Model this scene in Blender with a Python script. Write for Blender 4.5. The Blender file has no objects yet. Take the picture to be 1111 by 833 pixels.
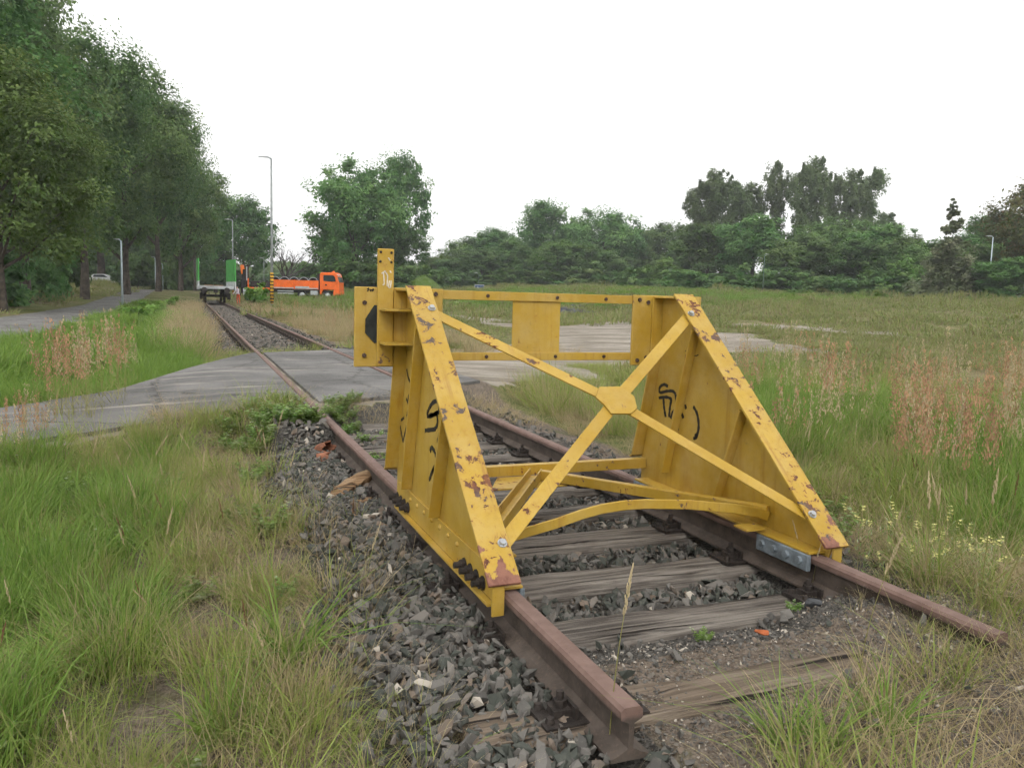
import bpy, bmesh, math, random
import numpy as np
from mathutils import Vector, Matrix, noise as mnoise

rng = np.random.default_rng(7)
random.seed(7)
scene = bpy.context.scene
COL = scene.collection

# ------------------------------------------------------------------ camera
PW, PH = 1111.0, 833.0
F_PX, CAM_H, CAM_X, YAW, PITCH, ROLL = 876.594, 1.12712, -1.88432, 0.378837, 0.106348, 0.027348
FW = np.array([math.sin(YAW)*math.cos(PITCH), math.cos(YAW)*math.cos(PITCH), -math.sin(PITCH)])
_r0 = np.array([math.cos(YAW), -math.sin(YAW), 0.0]); _u0 = np.cross(_r0, FW)
RT = math.cos(ROLL)*_r0 + math.sin(ROLL)*_u0
UP = np.cross(RT, FW)
CAM = np.array([CAM_X, 0.0, CAM_H])
cam_data = bpy.data.cameras.new('camera'); cam = bpy.data.objects.new('camera', cam_data); COL.objects.link(cam)
cam_data.sensor_fit = 'HORIZONTAL'; cam_data.sensor_width = 36.0
cam_data.lens = F_PX/PW*36.0
cam_data.clip_start = 0.05; cam_data.clip_end = 3000
m = Matrix.Identity(4)
for i in range(3):
    m[i][0] = RT[i]; m[i][1] = UP[i]; m[i][2] = -FW[i]; m[i][3] = CAM[i]
cam.matrix_world = m
scene.camera = cam

# ------------------------------------------------------------------ light: bright overcast evening sky
SUN_EL, SUN_AZ = math.radians(42), math.radians(200)     # azimuth clockwise from +Y
world = bpy.data.worlds.new('World'); scene.world = world; world.use_nodes = True
wn = world.node_tree.nodes; wl = world.node_tree.links
for n in list(wn): wn.remove(n)
sky = wn.new('ShaderNodeTexSky'); sky.sky_type = 'NISHITA'; sky.sun_disc = False
sky.sun_elevation = SUN_EL; sky.sun_rotation = SUN_AZ
sky.air_density = 1.0; sky.dust_density = 4.0; sky.ozone_density = 1.0
hs = wn.new('ShaderNodeHueSaturation'); hs.inputs['Saturation'].default_value = 0.06
mixw = wn.new('ShaderNodeMix'); mixw.data_type = 'RGBA'; mixw.inputs[0].default_value = 0.72
mixw.inputs[7].default_value = (12.6, 12.5, 12.4, 1)      # even cloud layer in front of the blue
bg = wn.new('ShaderNodeBackground'); bg.inputs['Strength'].default_value = 0.10
wo = wn.new('ShaderNodeOutputWorld')
wl.new(sky.outputs[0], hs.inputs['Color']); wl.new(hs.outputs[0], mixw.inputs[6])
wl.new(mixw.outputs[2], bg.inputs['Color']); wl.new(bg.outputs[0], wo.inputs['Surface'])
sd = bpy.data.lights.new('sun', 'SUN'); sd.energy = 1.0; sd.angle = math.radians(25); sd.color = (1.0, 0.95, 0.88)
sun = bpy.data.objects.new('sun', sd); COL.objects.link(sun)
sdir = Vector((math.sin(SUN_AZ)*math.cos(SUN_EL), math.cos(SUN_AZ)*math.cos(SUN_EL), math.sin(SUN_EL)))
sun.rotation_euler = sdir.to_track_quat('Z', 'Y').to_euler()
scene.view_settings.view_transform = 'Standard'; scene.view_settings.look = 'None'
scene.view_settings.exposure = 0.42; scene.view_settings.gamma = 1.0
scene.view_settings.use_curve_mapping = False
scene.render.engine = 'CYCLES'
cy = scene.cycles
cy.max_bounces = 6; cy.diffuse_bounces = 4; cy.glossy_bounces = 2; cy.transmission_bounces = 2; cy.transparent_max_bounces = 4
cy.caustics_reflective = False; cy.caustics_refractive = False
cy.use_adaptive_sampling = True; cy.adaptive_threshold = 0.05; cy.adaptive_min_samples = 8

# ------------------------------------------------------------------ helpers: pixels to places
def ray(q):
    return FW + (q[0]-PW/2)/F_PX*RT - (q[1]-PH/2)/F_PX*UP
def on_x(q, c):
    d = ray(q); return CAM + (c-CAM[0])/d[0]*d
def on_y(q, c):
    d = ray(q); return CAM + (c-CAM[1])/d[1]*d
def at_depth(q, depth):
    return CAM + ray(q)*depth
def on_z(q, z):
    d = ray(q); return CAM + (z-CAM[2])/d[2]*d
def sstep(a, b, v):
    t = np.clip((np.asarray(v, float)-a)/(b-a), 0, 1); return t*t*(3-2*t)

# value noise in numpy
_perm = rng.random((256, 256))
def vnoise(x, y):
    x = np.asarray(x, float); y = np.asarray(y, float)
    xi = np.floor(x).astype(int); yi = np.floor(y).astype(int); fx = x-xi; fy = y-yi
    fx = fx*fx*(3-2*fx); fy = fy*fy*(3-2*fy)
    a = _perm[xi & 255, yi & 255]; b = _perm[(xi+1) & 255, yi & 255]
    c = _perm[xi & 255, (yi+1) & 255]; d = _perm[(xi+1) & 255, (yi+1) & 255]
    return (a*(1-fx)+b*fx)*(1-fy)+(c*(1-fx)+d*fx)*fy
def fbm(x, y, o=3):
    s = 0; w = 0; a = 1.0
    for i in range(o):
        s = s+a*vnoise(x*2**i+17.3*i, y*2**i+5.1*i); w += a; a *= .5
    return s/w

# ------------------------------------------------------------------ materials
def new_mat(name):
    mt = bpy.data.materials.new(name); mt.use_nodes = True
    nt = mt.node_tree
    for n in list(nt.nodes): nt.nodes.remove(n)
    return mt, nt, nt.nodes, nt.links
class NB:
    """tiny node builder"""
    def __init__(s, name):
        s.mat, s.nt, s.n, s.l = new_mat(name)
        s.out = s.n.new('ShaderNodeOutputMaterial')
    def link(s, a, b): s.l.new(a, b)
    def val(s, sock, v):
        if hasattr(v, 'is_linked') or isinstance(v, bpy.types.NodeSocket): s.l.new(v, sock)
        else: sock.default_value = v
    def coord(s, kind='Object'):
        return s.n.new('ShaderNodeTexCoord').outputs[kind]
    def pos(s): return s.n.new('ShaderNodeNewGeometry').outputs['Position']
    def mapping(s, vec, scale=(1, 1, 1), rot=(0, 0, 0), loc=(0, 0, 0)):
        mp = s.n.new('ShaderNodeMapping'); s.l.new(vec, mp.inputs['Vector'])
        mp.inputs['Scale'].default_value = scale; mp.inputs['Rotation'].default_value = rot; mp.inputs['Location'].default_value = loc
        return mp.outputs[0]
    def noise(s, vec, scale=5, detail=4, rough=.6, dist=0):
        t = s.n.new('ShaderNodeTexNoise'); s.l.new(vec, t.inputs['Vector'])
        t.inputs['Scale'].default_value = scale; t.inputs['Detail'].default_value = detail
        t.inputs['Roughness'].default_value = rough; t.inputs['Distortion'].default_value = dist
        return t.outputs['Fac']
    def voronoi(s, vec, scale=5, feature='F1', out='Distance'):
        t = s.n.new('ShaderNodeTexVoronoi'); t.feature = feature; s.l.new(vec, t.inputs['Vector']); t.inputs['Scale'].default_value = scale
        return t.outputs[out]
    def ramp(s, fac, lo, hi, a=0., b=1.):
        r = s.n.new('ShaderNodeMapRange'); r.interpolation_type = 'SMOOTHSTEP'
        s.val(r.inputs[0], fac); r.inputs[1].default_value = lo; r.inputs[2].default_value = hi
        r.inputs[3].default_value = a; r.inputs[4].default_value = b
        return r.outputs[0]
    def math(s, op, a, b=0.):
        n = s.n.new('ShaderNodeMath'); n.operation = op; s.val(n.inputs[0], a); s.val(n.inputs[1], b); return n.outputs[0]
    def mix(s, fac, a, b):
        n = s.n.new('ShaderNodeMix'); n.data_type = 'RGBA'
        s.val(n.inputs[0], fac)
        for i, v in ((6, a), (7, b)):
            if isinstance(v, tuple): n.inputs[i].default_value = (*v[:3], 1)
            else: s.l.new(v, n.inputs[i])
        return n.outputs[2]
    def sep(s, vec):
        n = s.n.new('ShaderNodeSeparateXYZ'); s.l.new(vec, n.inputs[0]); return n.outputs
    def attr(s, name, out='Fac'):
        n = s.n.new('ShaderNodeAttribute'); n.attribute_name = name; return n.outputs[out]
    def rand(s): return s.n.new('ShaderNodeObjectInfo').outputs['Random']
    def bump(s, h, strength=.3, dist=.01):
        n = s.n.new('ShaderNodeBump'); s.l.new(h, n.inputs['Height']); n.inputs['Strength'].default_value = strength
        n.inputs['Distance'].default_value = dist; return n.outputs[0]
    def bsdf(s, color, rough=.8, metal=0., normal=None, spec=.3):
        b = s.n.new('ShaderNodeBsdfPrincipled')
        s.val(b.inputs['Base Color'], (*color[:3], 1) if isinstance(color, tuple) else color)
        s.val(b.inputs['Roughness'], rough); s.val(b.inputs['Metallic'], metal)
        b.inputs['Specular IOR Level'].default_value = spec
        if normal is not None: s.l.new(normal, b.inputs['Normal'])
        s.l.new(b.outputs[0], s.out.inputs['Surface']); return b
def leafy(nb, color, trans=.35, rough=.6):
    b = nb.bsdf(color, rough, spec=.25)
    t = nb.n.new('ShaderNodeBsdfTranslucent'); nb.l.new(color, t.inputs['Color'])
    mx = nb.n.new('ShaderNodeMixShader'); mx.inputs[0].default_value = trans
    nb.l.new(b.outputs[0], mx.inputs[1]); nb.l.new(t.outputs[0], mx.inputs[2]); nb.l.new(mx.outputs[0], nb.out.inputs['Surface'])
def plain(name, color, rough=.7, metal=0., var=.12, scale=8, bump=0):
    nb = NB(name); c = nb.coord(); n = nb.noise(c, scale, 5)
    dark = tuple(v*(1-var*1.6) for v in color); lite = tuple(min(1, v*(1+var)) for v in color)
    col = nb.mix(nb.ramp(n, .3, .7), dark, lite)
    nb.bsdf(col, rough, metal, nb.bump(nb.noise(c, scale*6, 3), bump, .004) if bump else None)
    return nb.mat
M = {}

def paint_mat(name, chip, rust_toe=False, dirt=.5):
    """old yellow paint: chips to brown rust and grey primer, rain streaks, grime"""
    nb = NB(name); p = nb.pos(); xyz = nb.sep(p)
    big = nb.noise(p, 2.2, 5, .6); fine = nb.noise(p, 21, 6, .68, .5); fine2 = nb.noise(nb.mapping(p, loc=(5, 3, 1)), 34, 5, .7)
    col = nb.mix(nb.ramp(big, .3, .7), (.36, .222, .022), (.45, .292, .038))
    chalk = nb.noise(p, 5, 5, .7)
    col = nb.mix(nb.math('MULTIPLY', nb.ramp(chalk, .35, .75), .55*dirt), col, (.47, .345, .125))
    # rain streaks run down: noise stretched in z
    st = nb.noise(nb.mapping(p, scale=(26, 26, 1.3)), 1.0, 4, .6)
    col = nb.mix(nb.math('MULTIPLY', nb.ramp(st, .52, .75), .45*dirt), col, (.30, .15, .015))
    gr = nb.noise(p, 60, 4, .7)
    col = nb.mix(nb.math('MULTIPLY', nb.ramp(gr, .55, .8), .5*dirt), col, (.20, .14, .05))
    mid = nb.noise(nb.mapping(p, loc=(2, 7, 4)), 6.5, 4, .6)
    msk = nb.math('ADD', nb.math('MULTIPLY', fine, .58), nb.math('MULTIPLY', mid, .42))
    th = .655-chip
    halo = nb.ramp(msk, th-.05, th+.02)
    col = nb.mix(nb.math('MULTIPLY', halo, .45), col, (.36, .16, .02))
    chipm = nb.ramp(msk, th, th+.012)
    rust = nb.mix(nb.ramp(fine2, .35, .65), (.085, .035, .022), (.20, .085, .045))
    rust = nb.mix(nb.ramp(big, .42, .62), (.105, .085, .075), rust)
    col = nb.mix(chipm, col, rust)
    run = nb.noise(nb.mapping(p, scale=(42, 1.5, 1.5)), 1.0, 4, .6)
    col = nb.mix(nb.math('MULTIPLY', nb.math('MULTIPLY', nb.ramp(run, .55, .72), nb.ramp(big, .42, .62)), .55*dirt), col, (.24, .10, .03))
    hgt = nb.math('SUBTRACT', 1.0, chipm)
    rough = nb.ramp(chipm, 0, 1, .48, .9)
    if rust_toe:
        tz = nb.math('ADD', xyz[2], nb.math('MULTIPLY', nb.math('SUBTRACT', nb.noise(nb.mapping(p, scale=(1.6, 1, 1)), 9, 5, .6), .5), .55))
        tm = nb.ramp(tz, .075, .095, 1, 0)
        rr = nb.mix(nb.ramp(fine, .35, .62), (.14, .055, .036), (.235, .105, .07))
        col = nb.mix(tm, col, rr)
    nb.bsdf(col, rough, 0, nb.bump(hgt, .35, .002), .35)
    return nb.mat
M['yellow'] = paint_mat('yellow_paint', .005, dirt=1.05)
M['yellow_worn'] = paint_mat('yellow_paint_worn', .108, rust_toe=True, dirt=.9)
M['yellow_chipped'] = paint_mat('yellow_paint_chipped', .055, dirt=.9)
M['yellow_brace'] = paint_mat('yellow_paint_brace', .066, dirt=.7)

def rail_mat():
    nb = NB('rusty_rail'); p = nb.pos(); z = nb.sep(p)[2]
    n = nb.noise(p, 9, 5, .65); f = nb.noise(p, 70, 4, .7)
    top = nb.mix(nb.ramp(n, .3, .7), (.140, .088, .071), (.200, .132, .110))
    top = nb.mix(nb.math('MULTIPLY', nb.ramp(f, .55, .75), .4), top, (.16, .075, .05))
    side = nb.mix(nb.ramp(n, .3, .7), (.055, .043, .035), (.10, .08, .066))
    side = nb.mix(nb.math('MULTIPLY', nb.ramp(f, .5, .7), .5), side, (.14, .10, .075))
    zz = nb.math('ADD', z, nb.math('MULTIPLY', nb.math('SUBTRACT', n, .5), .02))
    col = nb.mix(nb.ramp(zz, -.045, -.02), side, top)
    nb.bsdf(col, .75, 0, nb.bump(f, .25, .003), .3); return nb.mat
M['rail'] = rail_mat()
M['iron'] = plain('dark_iron', (.035, .028, .024), .75, 0, .35, 30, .5)
M['iron_brown'] = plain('brown_iron', (.075, .05, .038), .85, 0, .3, 25, .5)
M['galv'] = plain('galvanised_steel', (.20, .235, .26), .5, .3, .25, 18, .2)
M['bolt_shiny'] = plain('zinc_bolt', (.45, .47, .49), .35, .8, .1, 20)
M['marker'] = plain('black_marker', (.018, .016, .014), .6, 0, .3, 30)
M['white_mark'] = plain('white_scratch_paint', (.62, .58, .50), .8, 0, .2, 30)
M['black_pad'] = plain('black_rubber', (.02, .024, .022), .7, 0, .3, 20, .3)

def wood_mat(name, c0, c1, c2):
    nb = NB(name); o = nb.coord(); r = nb.rand()
    v = nb.n.new('ShaderNodeVectorMath'); v.operation = 'ADD'; nb.l.new(o, v.inputs[0])
    cb = nb.n.new('ShaderNodeCombineXYZ'); nb.l.new(nb.math('MULTIPLY', r, 40), cb.inputs[0]); nb.l.new(nb.math('MULTIPLY', r, 17), cb.inputs[1]); nb.l.new(cb.outputs[0], v.inputs[1])
    p = v.outputs[0]
    grain = nb.noise(nb.mapping(p, scale=(1.8, 55, 55)), 1.0, 5, .65, .3)
    crack = nb.noise(nb.mapping(p, scale=(.9, 22, 10)), 1.0, 3, .55, .2)
    patch = nb.noise(p, 4, 5, .6)
    col = nb.mix(nb.ramp(grain, .33, .66), c0, c1)
    col = nb.mix(nb.ramp(patch, .42, .62), col, nb.mix(nb.ramp(grain, .3, .7), c0, c2))
    col = nb.mix(nb.ramp(crack, .60, .66), col, (.022, .018, .015))
    h = nb.math('SUBTRACT', grain, nb.math('MULTIPLY', nb.ramp(crack, .57, .66), 1.2))
    nb.bsdf(col, .9, 0, nb.bump(h, .8, .012), .15); return nb.mat
M['tie'] = wood_mat('weathered_sleeper', (.058, .050, .043), (.195, .172, .15), (.25, .225, .195))
M['tie_end'] = wood_mat('dusty_sleeper', (.11, .085, .062), (.21, .165, .125), (.25, .205, .16))
M['rotten'] = wood_mat('splintered_wood', (.11, .06, .03), (.30, .19, .10), (.36, .26, .16))

def stone_mat():
    nb = NB('ballast_stone'); p = nb.pos(); r = nb.attr('tone')
    n = nb.noise(p, 40, 5, .65); n2 = nb.noise(p, 160, 3, .7)
    a = nb.mix(nb.ramp(r, 0, 1), (.046, .045, .042), (.165, .155, .140))
    warm = nb.mix(nb.ramp(r, .84, .985), a, (.18, .14, .108))
    cool = nb.mix(nb.ramp(r, .34, .30), warm, (.062, .068, .058))
    col = nb.mix(nb.math('MULTIPLY', nb.ramp(n, .48, .72), .5), cool, (.15, .142, .12))
    pale = nb.ramp(r, .985, .99); col = nb.mix(pale, col, (.42, .38, .32))
    nb.bsdf(col, .85, 0, nb.bump(n2, .35, .004), .25); return nb.mat
M['stone'] = stone_mat()

def ground_mat():
    nb = NB('ground_cover'); p = nb.pos()
    n1 = nb.noise(p, .25, 5, .6); n2 = nb.noise(p, 2.5, 5, .65); n3 = nb.noise(p, 30, 5, .7); n4 = nb.noise(p, 130, 3, .7)
    green = nb.mix(nb.ramp(n2, .35, .65), (.085, .105, .032), (.145, .16, .055))
    straw = nb.mix(nb.ramp(n3, .3, .7), (.17, .14, .075), (.26, .215, .125))
    gcol = nb.mix(nb.ramp(nb.math('ADD', n1, nb.math('MULTIPLY', n2, .4)), .62, .86), green, straw)
    soil = nb.mix(nb.ramp(n3, .3, .72), (.075, .058, .044), (.20, .162, .128))
    vor = nb.voronoi(p, 130, 'F1', 'Color'); vv = nb.n.new('ShaderNodeSeparateColor'); nb.l.new(vor, vv.inputs[0])
    peb = nb.mix(nb.math('MULTIPLY', nb.ramp(vv.outputs[0], .5, .95), .55), soil, (.25, .215, .18))
    sandn = nb.noise(nb.mapping(p, scale=(.35, 1.3, 1)), 1.2, 6, .68)
    sand = nb.mix(nb.ramp(sandn, .35, .68), (.19, .165, .13), (.38, .345, .295))
    ms = nb.math('ADD', nb.attr('soil'), nb.math('MULTIPLY', nb.math('SUBTRACT', n2, .5), .8))
    msd = nb.math('ADD', nb.attr('sand'), nb.math('MULTIPLY', nb.math('SUBTRACT', sandn, .5), 1.5))
    mb = nb.math('ADD', nb.attr('ballast'), nb.math('MULTIPLY', nb.math('SUBTRACT', n2, .5), .6))
    col = nb.mix(nb.ramp(msd, .38, .62), gcol, sand)
    col = nb.mix(nb.ramp(ms, .4, .6), col, peb)
    bal = nb.mix(nb.ramp(vv.outputs[1], .2, .9), (.045, .042, .038), (.12, .113, .10))
    col = nb.mix(nb.ramp(mb, .4, .6), col, bal)
    h = nb.math('ADD', n3, nb.math('MULTIPLY', n4, .5))
    nb.bsdf(col, .95, 0, nb.bump(h, .6, .03), .1); return nb.mat
M['ground'] = ground_mat()

def asphalt_mat(name, streak_rot, streaks=.6, tone=1.):
    nb = NB(name); p = nb.pos()
    n1 = nb.noise(p, .8, 5, .6); n2 = nb.noise(p, 6, 5, .65); n3 = nb.noise(p, 120, 3, .75)
    s = nb.noise(nb.mapping(p, scale=(.45, 3.2, 1), rot=(0, 0, streak_rot)), 1.0, 5, .62, .3)
    k = tone
    col = nb.mix(nb.ramp(n1, .35, .65), (.085*k, .083*k, .080*k), (.185*k, .18*k, .172*k))
    col = nb.mix(nb.math('MULTIPLY', nb.ramp(n3, .4, .65), .45), col, (.26*k, .25*k, .235*k))
    col = nb.mix(nb.math('MULTIPLY', nb.ramp(s, .54, .70), streaks), col, (.40, .365, .32))
    pt = nb.noise(nb.mapping(p, loc=(3, 1, 0)), .55, 2, .4)
    col = nb.mix(nb.math('MULTIPLY', nb.ramp(pt, .52, .56), .45), col, (.10*k, .098*k, .095*k))
    dist = nb.n.new('ShaderNodeVectorMath'); dist.operation = 'ADD'; nb.l.new(p, dist.inputs[0])
    cb = nb.n.new('ShaderNodeCombineXYZ'); nb.l.new(nb.math('MULTIPLY', n2, .5), cb.inputs[0]); nb.l.new(nb.math('MULTIPLY', n1, .8), cb.inputs[1]); nb.l.new(cb.outputs[0], dist.inputs[1])
    ed = nb.voronoi(dist.outputs[0], .55, 'DISTANCE_TO_EDGE')
    crack = nb.math('MULTIPLY', nb.ramp(ed, .005, .018, 1, 0), nb.ramp(n2, .40, .52))
    col = nb.mix(nb.math('MULTIPLY', crack, .75), col, (.035, .032, .026))
    nb.bsdf(col, .85, 0, nb.bump(nb.math('SUBTRACT', n3, crack), .35, .006), .3); return nb.mat
M['asphalt'] = asphalt_mat('crossing_asphalt', -.75, .7, .86)
M['asphalt_road'] = asphalt_mat('lane_asphalt', 1.5, .15, .95)

def grass_mat(name, low, high, dry, dryness, tip_dry=.3):
    nb = NB(name); p = nb.pos(); t = nb.attr('t'); d = nb.attr('dry'); r = nb.rand()
    n = nb.noise(p, .9, 4, .6)
    g = nb.mix(nb.ramp(nb.math('ADD', nb.math('MULTIPLY', nb.noise(p, 5, 3), .6), nb.math('MULTIPLY', d, 1.1)), .2, .65), low, high)
    k = nb.math('ADD', nb.math('ADD', nb.math('MULTIPLY', d, .9), nb.math('MULTIPLY', nb.math('SUBTRACT', n, .5), 1.1)), nb.math('MULTIPLY', t, tip_dry))
    k = nb.math('ADD', k, dryness)
    dr = nb.mix(nb.ramp(d, 0, 1), dry, tuple(v*.62 for v in dry))
    col = nb.mix(nb.ramp(k, .55, .95), g, dr)
    leafy(nb, col, .35, .55); return nb.mat
M['grass_lush'] = grass_mat('lush_grass', (.105, .205, .032), (.20, .305, .064), (.42, .36, .17), -.58, .12)
M['grass_mixed'] = grass_mat('mixed_grass', (.165, .245, .045), (.285, .345, .085), (.54, .45, .24), .03)
M['grass_field'] = grass_mat('field_grass', (.14, .19, .055), (.25, .275, .10), (.40, .335, .19), .08)
M['grass_dry'] = grass_mat('dry_grass', (.25, .245, .085), (.35, .30, .14), (.56, .45, .27), .40)
M['plume'] = plain('reddish_plume', (.42, .245, .145), .8, 0, .25, 6)
M['seedhead'] = plain('straw_seedhead', (.44, .36, .22), .8, 0, .2, 6)
M['seed_brown'] = plain('brown_seedhead', (.15, .075, .04), .8, 0, .3, 6)
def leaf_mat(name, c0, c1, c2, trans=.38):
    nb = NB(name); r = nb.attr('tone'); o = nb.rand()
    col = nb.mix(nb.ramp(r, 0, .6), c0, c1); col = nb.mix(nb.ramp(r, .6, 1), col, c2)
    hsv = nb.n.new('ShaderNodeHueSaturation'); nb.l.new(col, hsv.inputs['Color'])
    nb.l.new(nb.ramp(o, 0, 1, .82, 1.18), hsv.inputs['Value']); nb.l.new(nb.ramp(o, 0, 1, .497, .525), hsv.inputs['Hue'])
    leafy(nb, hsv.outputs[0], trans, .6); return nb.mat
M['leaf_dark'] = leaf_mat('dark_foliage', (0.0676, 0.1365, 0.0416), (0.1144, 0.2002, 0.0585), (0.1781, 0.2678, 0.0780))
M['leaf_mid'] = leaf_mat('mid_foliage', (0.0923, 0.1768, 0.0533), (0.1508, 0.2470, 0.0754), (0.2314, 0.3315, 0.1014))
M['leaf_light'] = leaf_mat('light_foliage', (0.1020, 0.1800, 0.0432), (0.1500, 0.2340, 0.0600), (0.2100, 0.2820, 0.0840))
M['leaf_poplar'] = leaf_mat('poplar_foliage', (0.1000, 0.1562, 0.0600), (0.1500, 0.2100, 0.0875), (0.2100, 0.2700, 0.1200))
M['leaf_silver'] = leaf_mat('silver_foliage', (0.1485, 0.1936, 0.0924), (0.2233, 0.2673, 0.1408), (0.3564, 0.3718, 0.2376))
M['leaf_brown'] = leaf_mat('rusty_foliage', (.105, .150, .045), (.165, .175, .060), (.26, .165, .065))
M['leaf_weed'] = leaf_mat('weed_leaves', (.14, .235, .045), (.24, .33, .085), (.40, .45, .29))
M['leaf_bright'] = leaf_mat('bright_shrub', (.10, .19, .03), (.16, .26, .045), (.22, .31, .07))
M['bark'] = plain('bark', (.075, .062, .048), .9, 0, .35, 3, .6)
M['bark_dead'] = plain('dead_bark', (.07, .06, .055), .9, 0, .3, 3, .4)
M['yellow_flower'] = plain('pale_yellow_petals', (.68, .64, .24), .6, 0, .15, 20)
M['lamp_grey'] = plain('lamp_pole_grey', (.30, .33, .33), .55, .2, .15, 2)
M['lamp_green'] = plain('lamp_pole_green', (.10, .15, .12), .7, 0, .25, 2)
M['lamp_pale'] = plain('lamp_pole_pale', (.46, .54, .58), .5, .2, .1, 2)
M['lamp_head'] = plain('lamp_head', (.42, .44, .44), .5, .1, .1, 3)
M['hazard_yellow'] = plain('hazard_yellow', (.60, .33, .02), .6, 0, .2, 4)
M['black'] = plain('matte_black', (.02, .02, .02), .7, 0, .3, 6)
M['orange'] = plain('truck_orange', (.80, .150, .022), .4, 0, .08, 2)
M['orange_hi'] = plain('beacon_orange', (.85, .20, .03), .3, 0, .08, 2)
M['glass_dark'] = plain('dark_window_glass', (.03, .04, .045), .12, 0, .2, 2)
M['alu'] = plain('aluminium_grey', (.50, .53, .55), .45, .3, .12, 3)
M['tyre'] = plain('tyre_rubber', (.022, .022, .022), .85, 0, .3, 8)
M['wagon_grey'] = plain('wagon_grey', (.40, .42, .43), .6, .1, .18, 2)
M['wagon_dark'] = plain('wagon_underframe', (.035, .030, .027), .8, 0, .4, 3)
M['panel_green'] = plain('panel_green', (.075, .36, .075), .55, 0, .12, 2)
M['panel_white'] = plain('panel_white', (.52, .54, .55), .55, 0, .12, 2)
M['car_white'] = plain('car_white', (.72, .73, .75), .25, 0, .03, 2)
M['sign_blue'] = plain('sign_blue', (.045, .085, .18), .5, 0, .12, 3)
M['sign_white'] = plain('sign_white', (.75, .76, .78), .5, 0, .05, 3)
M['rubble'] = plain('dark_rubble', (.10, .105, .11), .9, 0, .5, 3, .8)
M['terracotta'] = plain('terracotta', (.25, .105, .06), .85, 0, .3, 12, .4)
M['brick'] = plain('orange_brick', (.52, .15, .06), .85, 0, .2, 25, .4)
M['skin'] = plain('skin', (.55, .33, .24), .6, 0, .05, 4)
M['hivis'] = plain('orange_workwear', (.78, .13, .035), .8, 0, .15, 5)
M['shirt'] = plain('pale_shirt', (.62, .56, .60), .8, 0, .12, 6)

# ------------------------------------------------------------------ mesh helpers
def mk_mesh(name, verts, faces, mat, smooth=False):
    me = bpy.data.meshes.new(name)
    me.from_pydata([tuple(map(float, v)) for v in verts], [], [tuple(f) for f in faces])
    for mm in (mat if isinstance(mat, (list, tuple)) else [mat]): me.materials.append(mm)
    if smooth: me.polygons.foreach_set('use_smooth', [True]*len(me.polygons))
    me.update(); return me
def np_mesh(name, V, Fq, mat, attrs=None, smooth=False):
    """V (n,3); Fq (k,m) all faces m-gons"""
    me = bpy.data.meshes.new(name); k, mm = Fq.shape
    me.vertices.add(len(V)); me.vertices.foreach_set('co', np.ascontiguousarray(V, np.float32).ravel())
    me.loops.add(k*mm); me.loops.foreach_set('vertex_index', np.ascontiguousarray(Fq, np.int32).ravel())
    me.polygons.add(k); me.polygons.foreach_set('loop_start', np.arange(0, k*mm, mm, dtype=np.int32))
    for mt in (mat if isinstance(mat, (list, tuple)) else [mat]): me.materials.append(mt)
    if attrs:
        for nme, a in attrs.items():
            at = me.attributes.new(nme, 'FLOAT', 'POINT'); at.data.foreach_set('value', np.ascontiguousarray(a, np.float32))
    me.polygons.foreach_set('use_smooth', np.full(k, bool(smooth)))
    me.update(); me.validate(); return me
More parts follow.
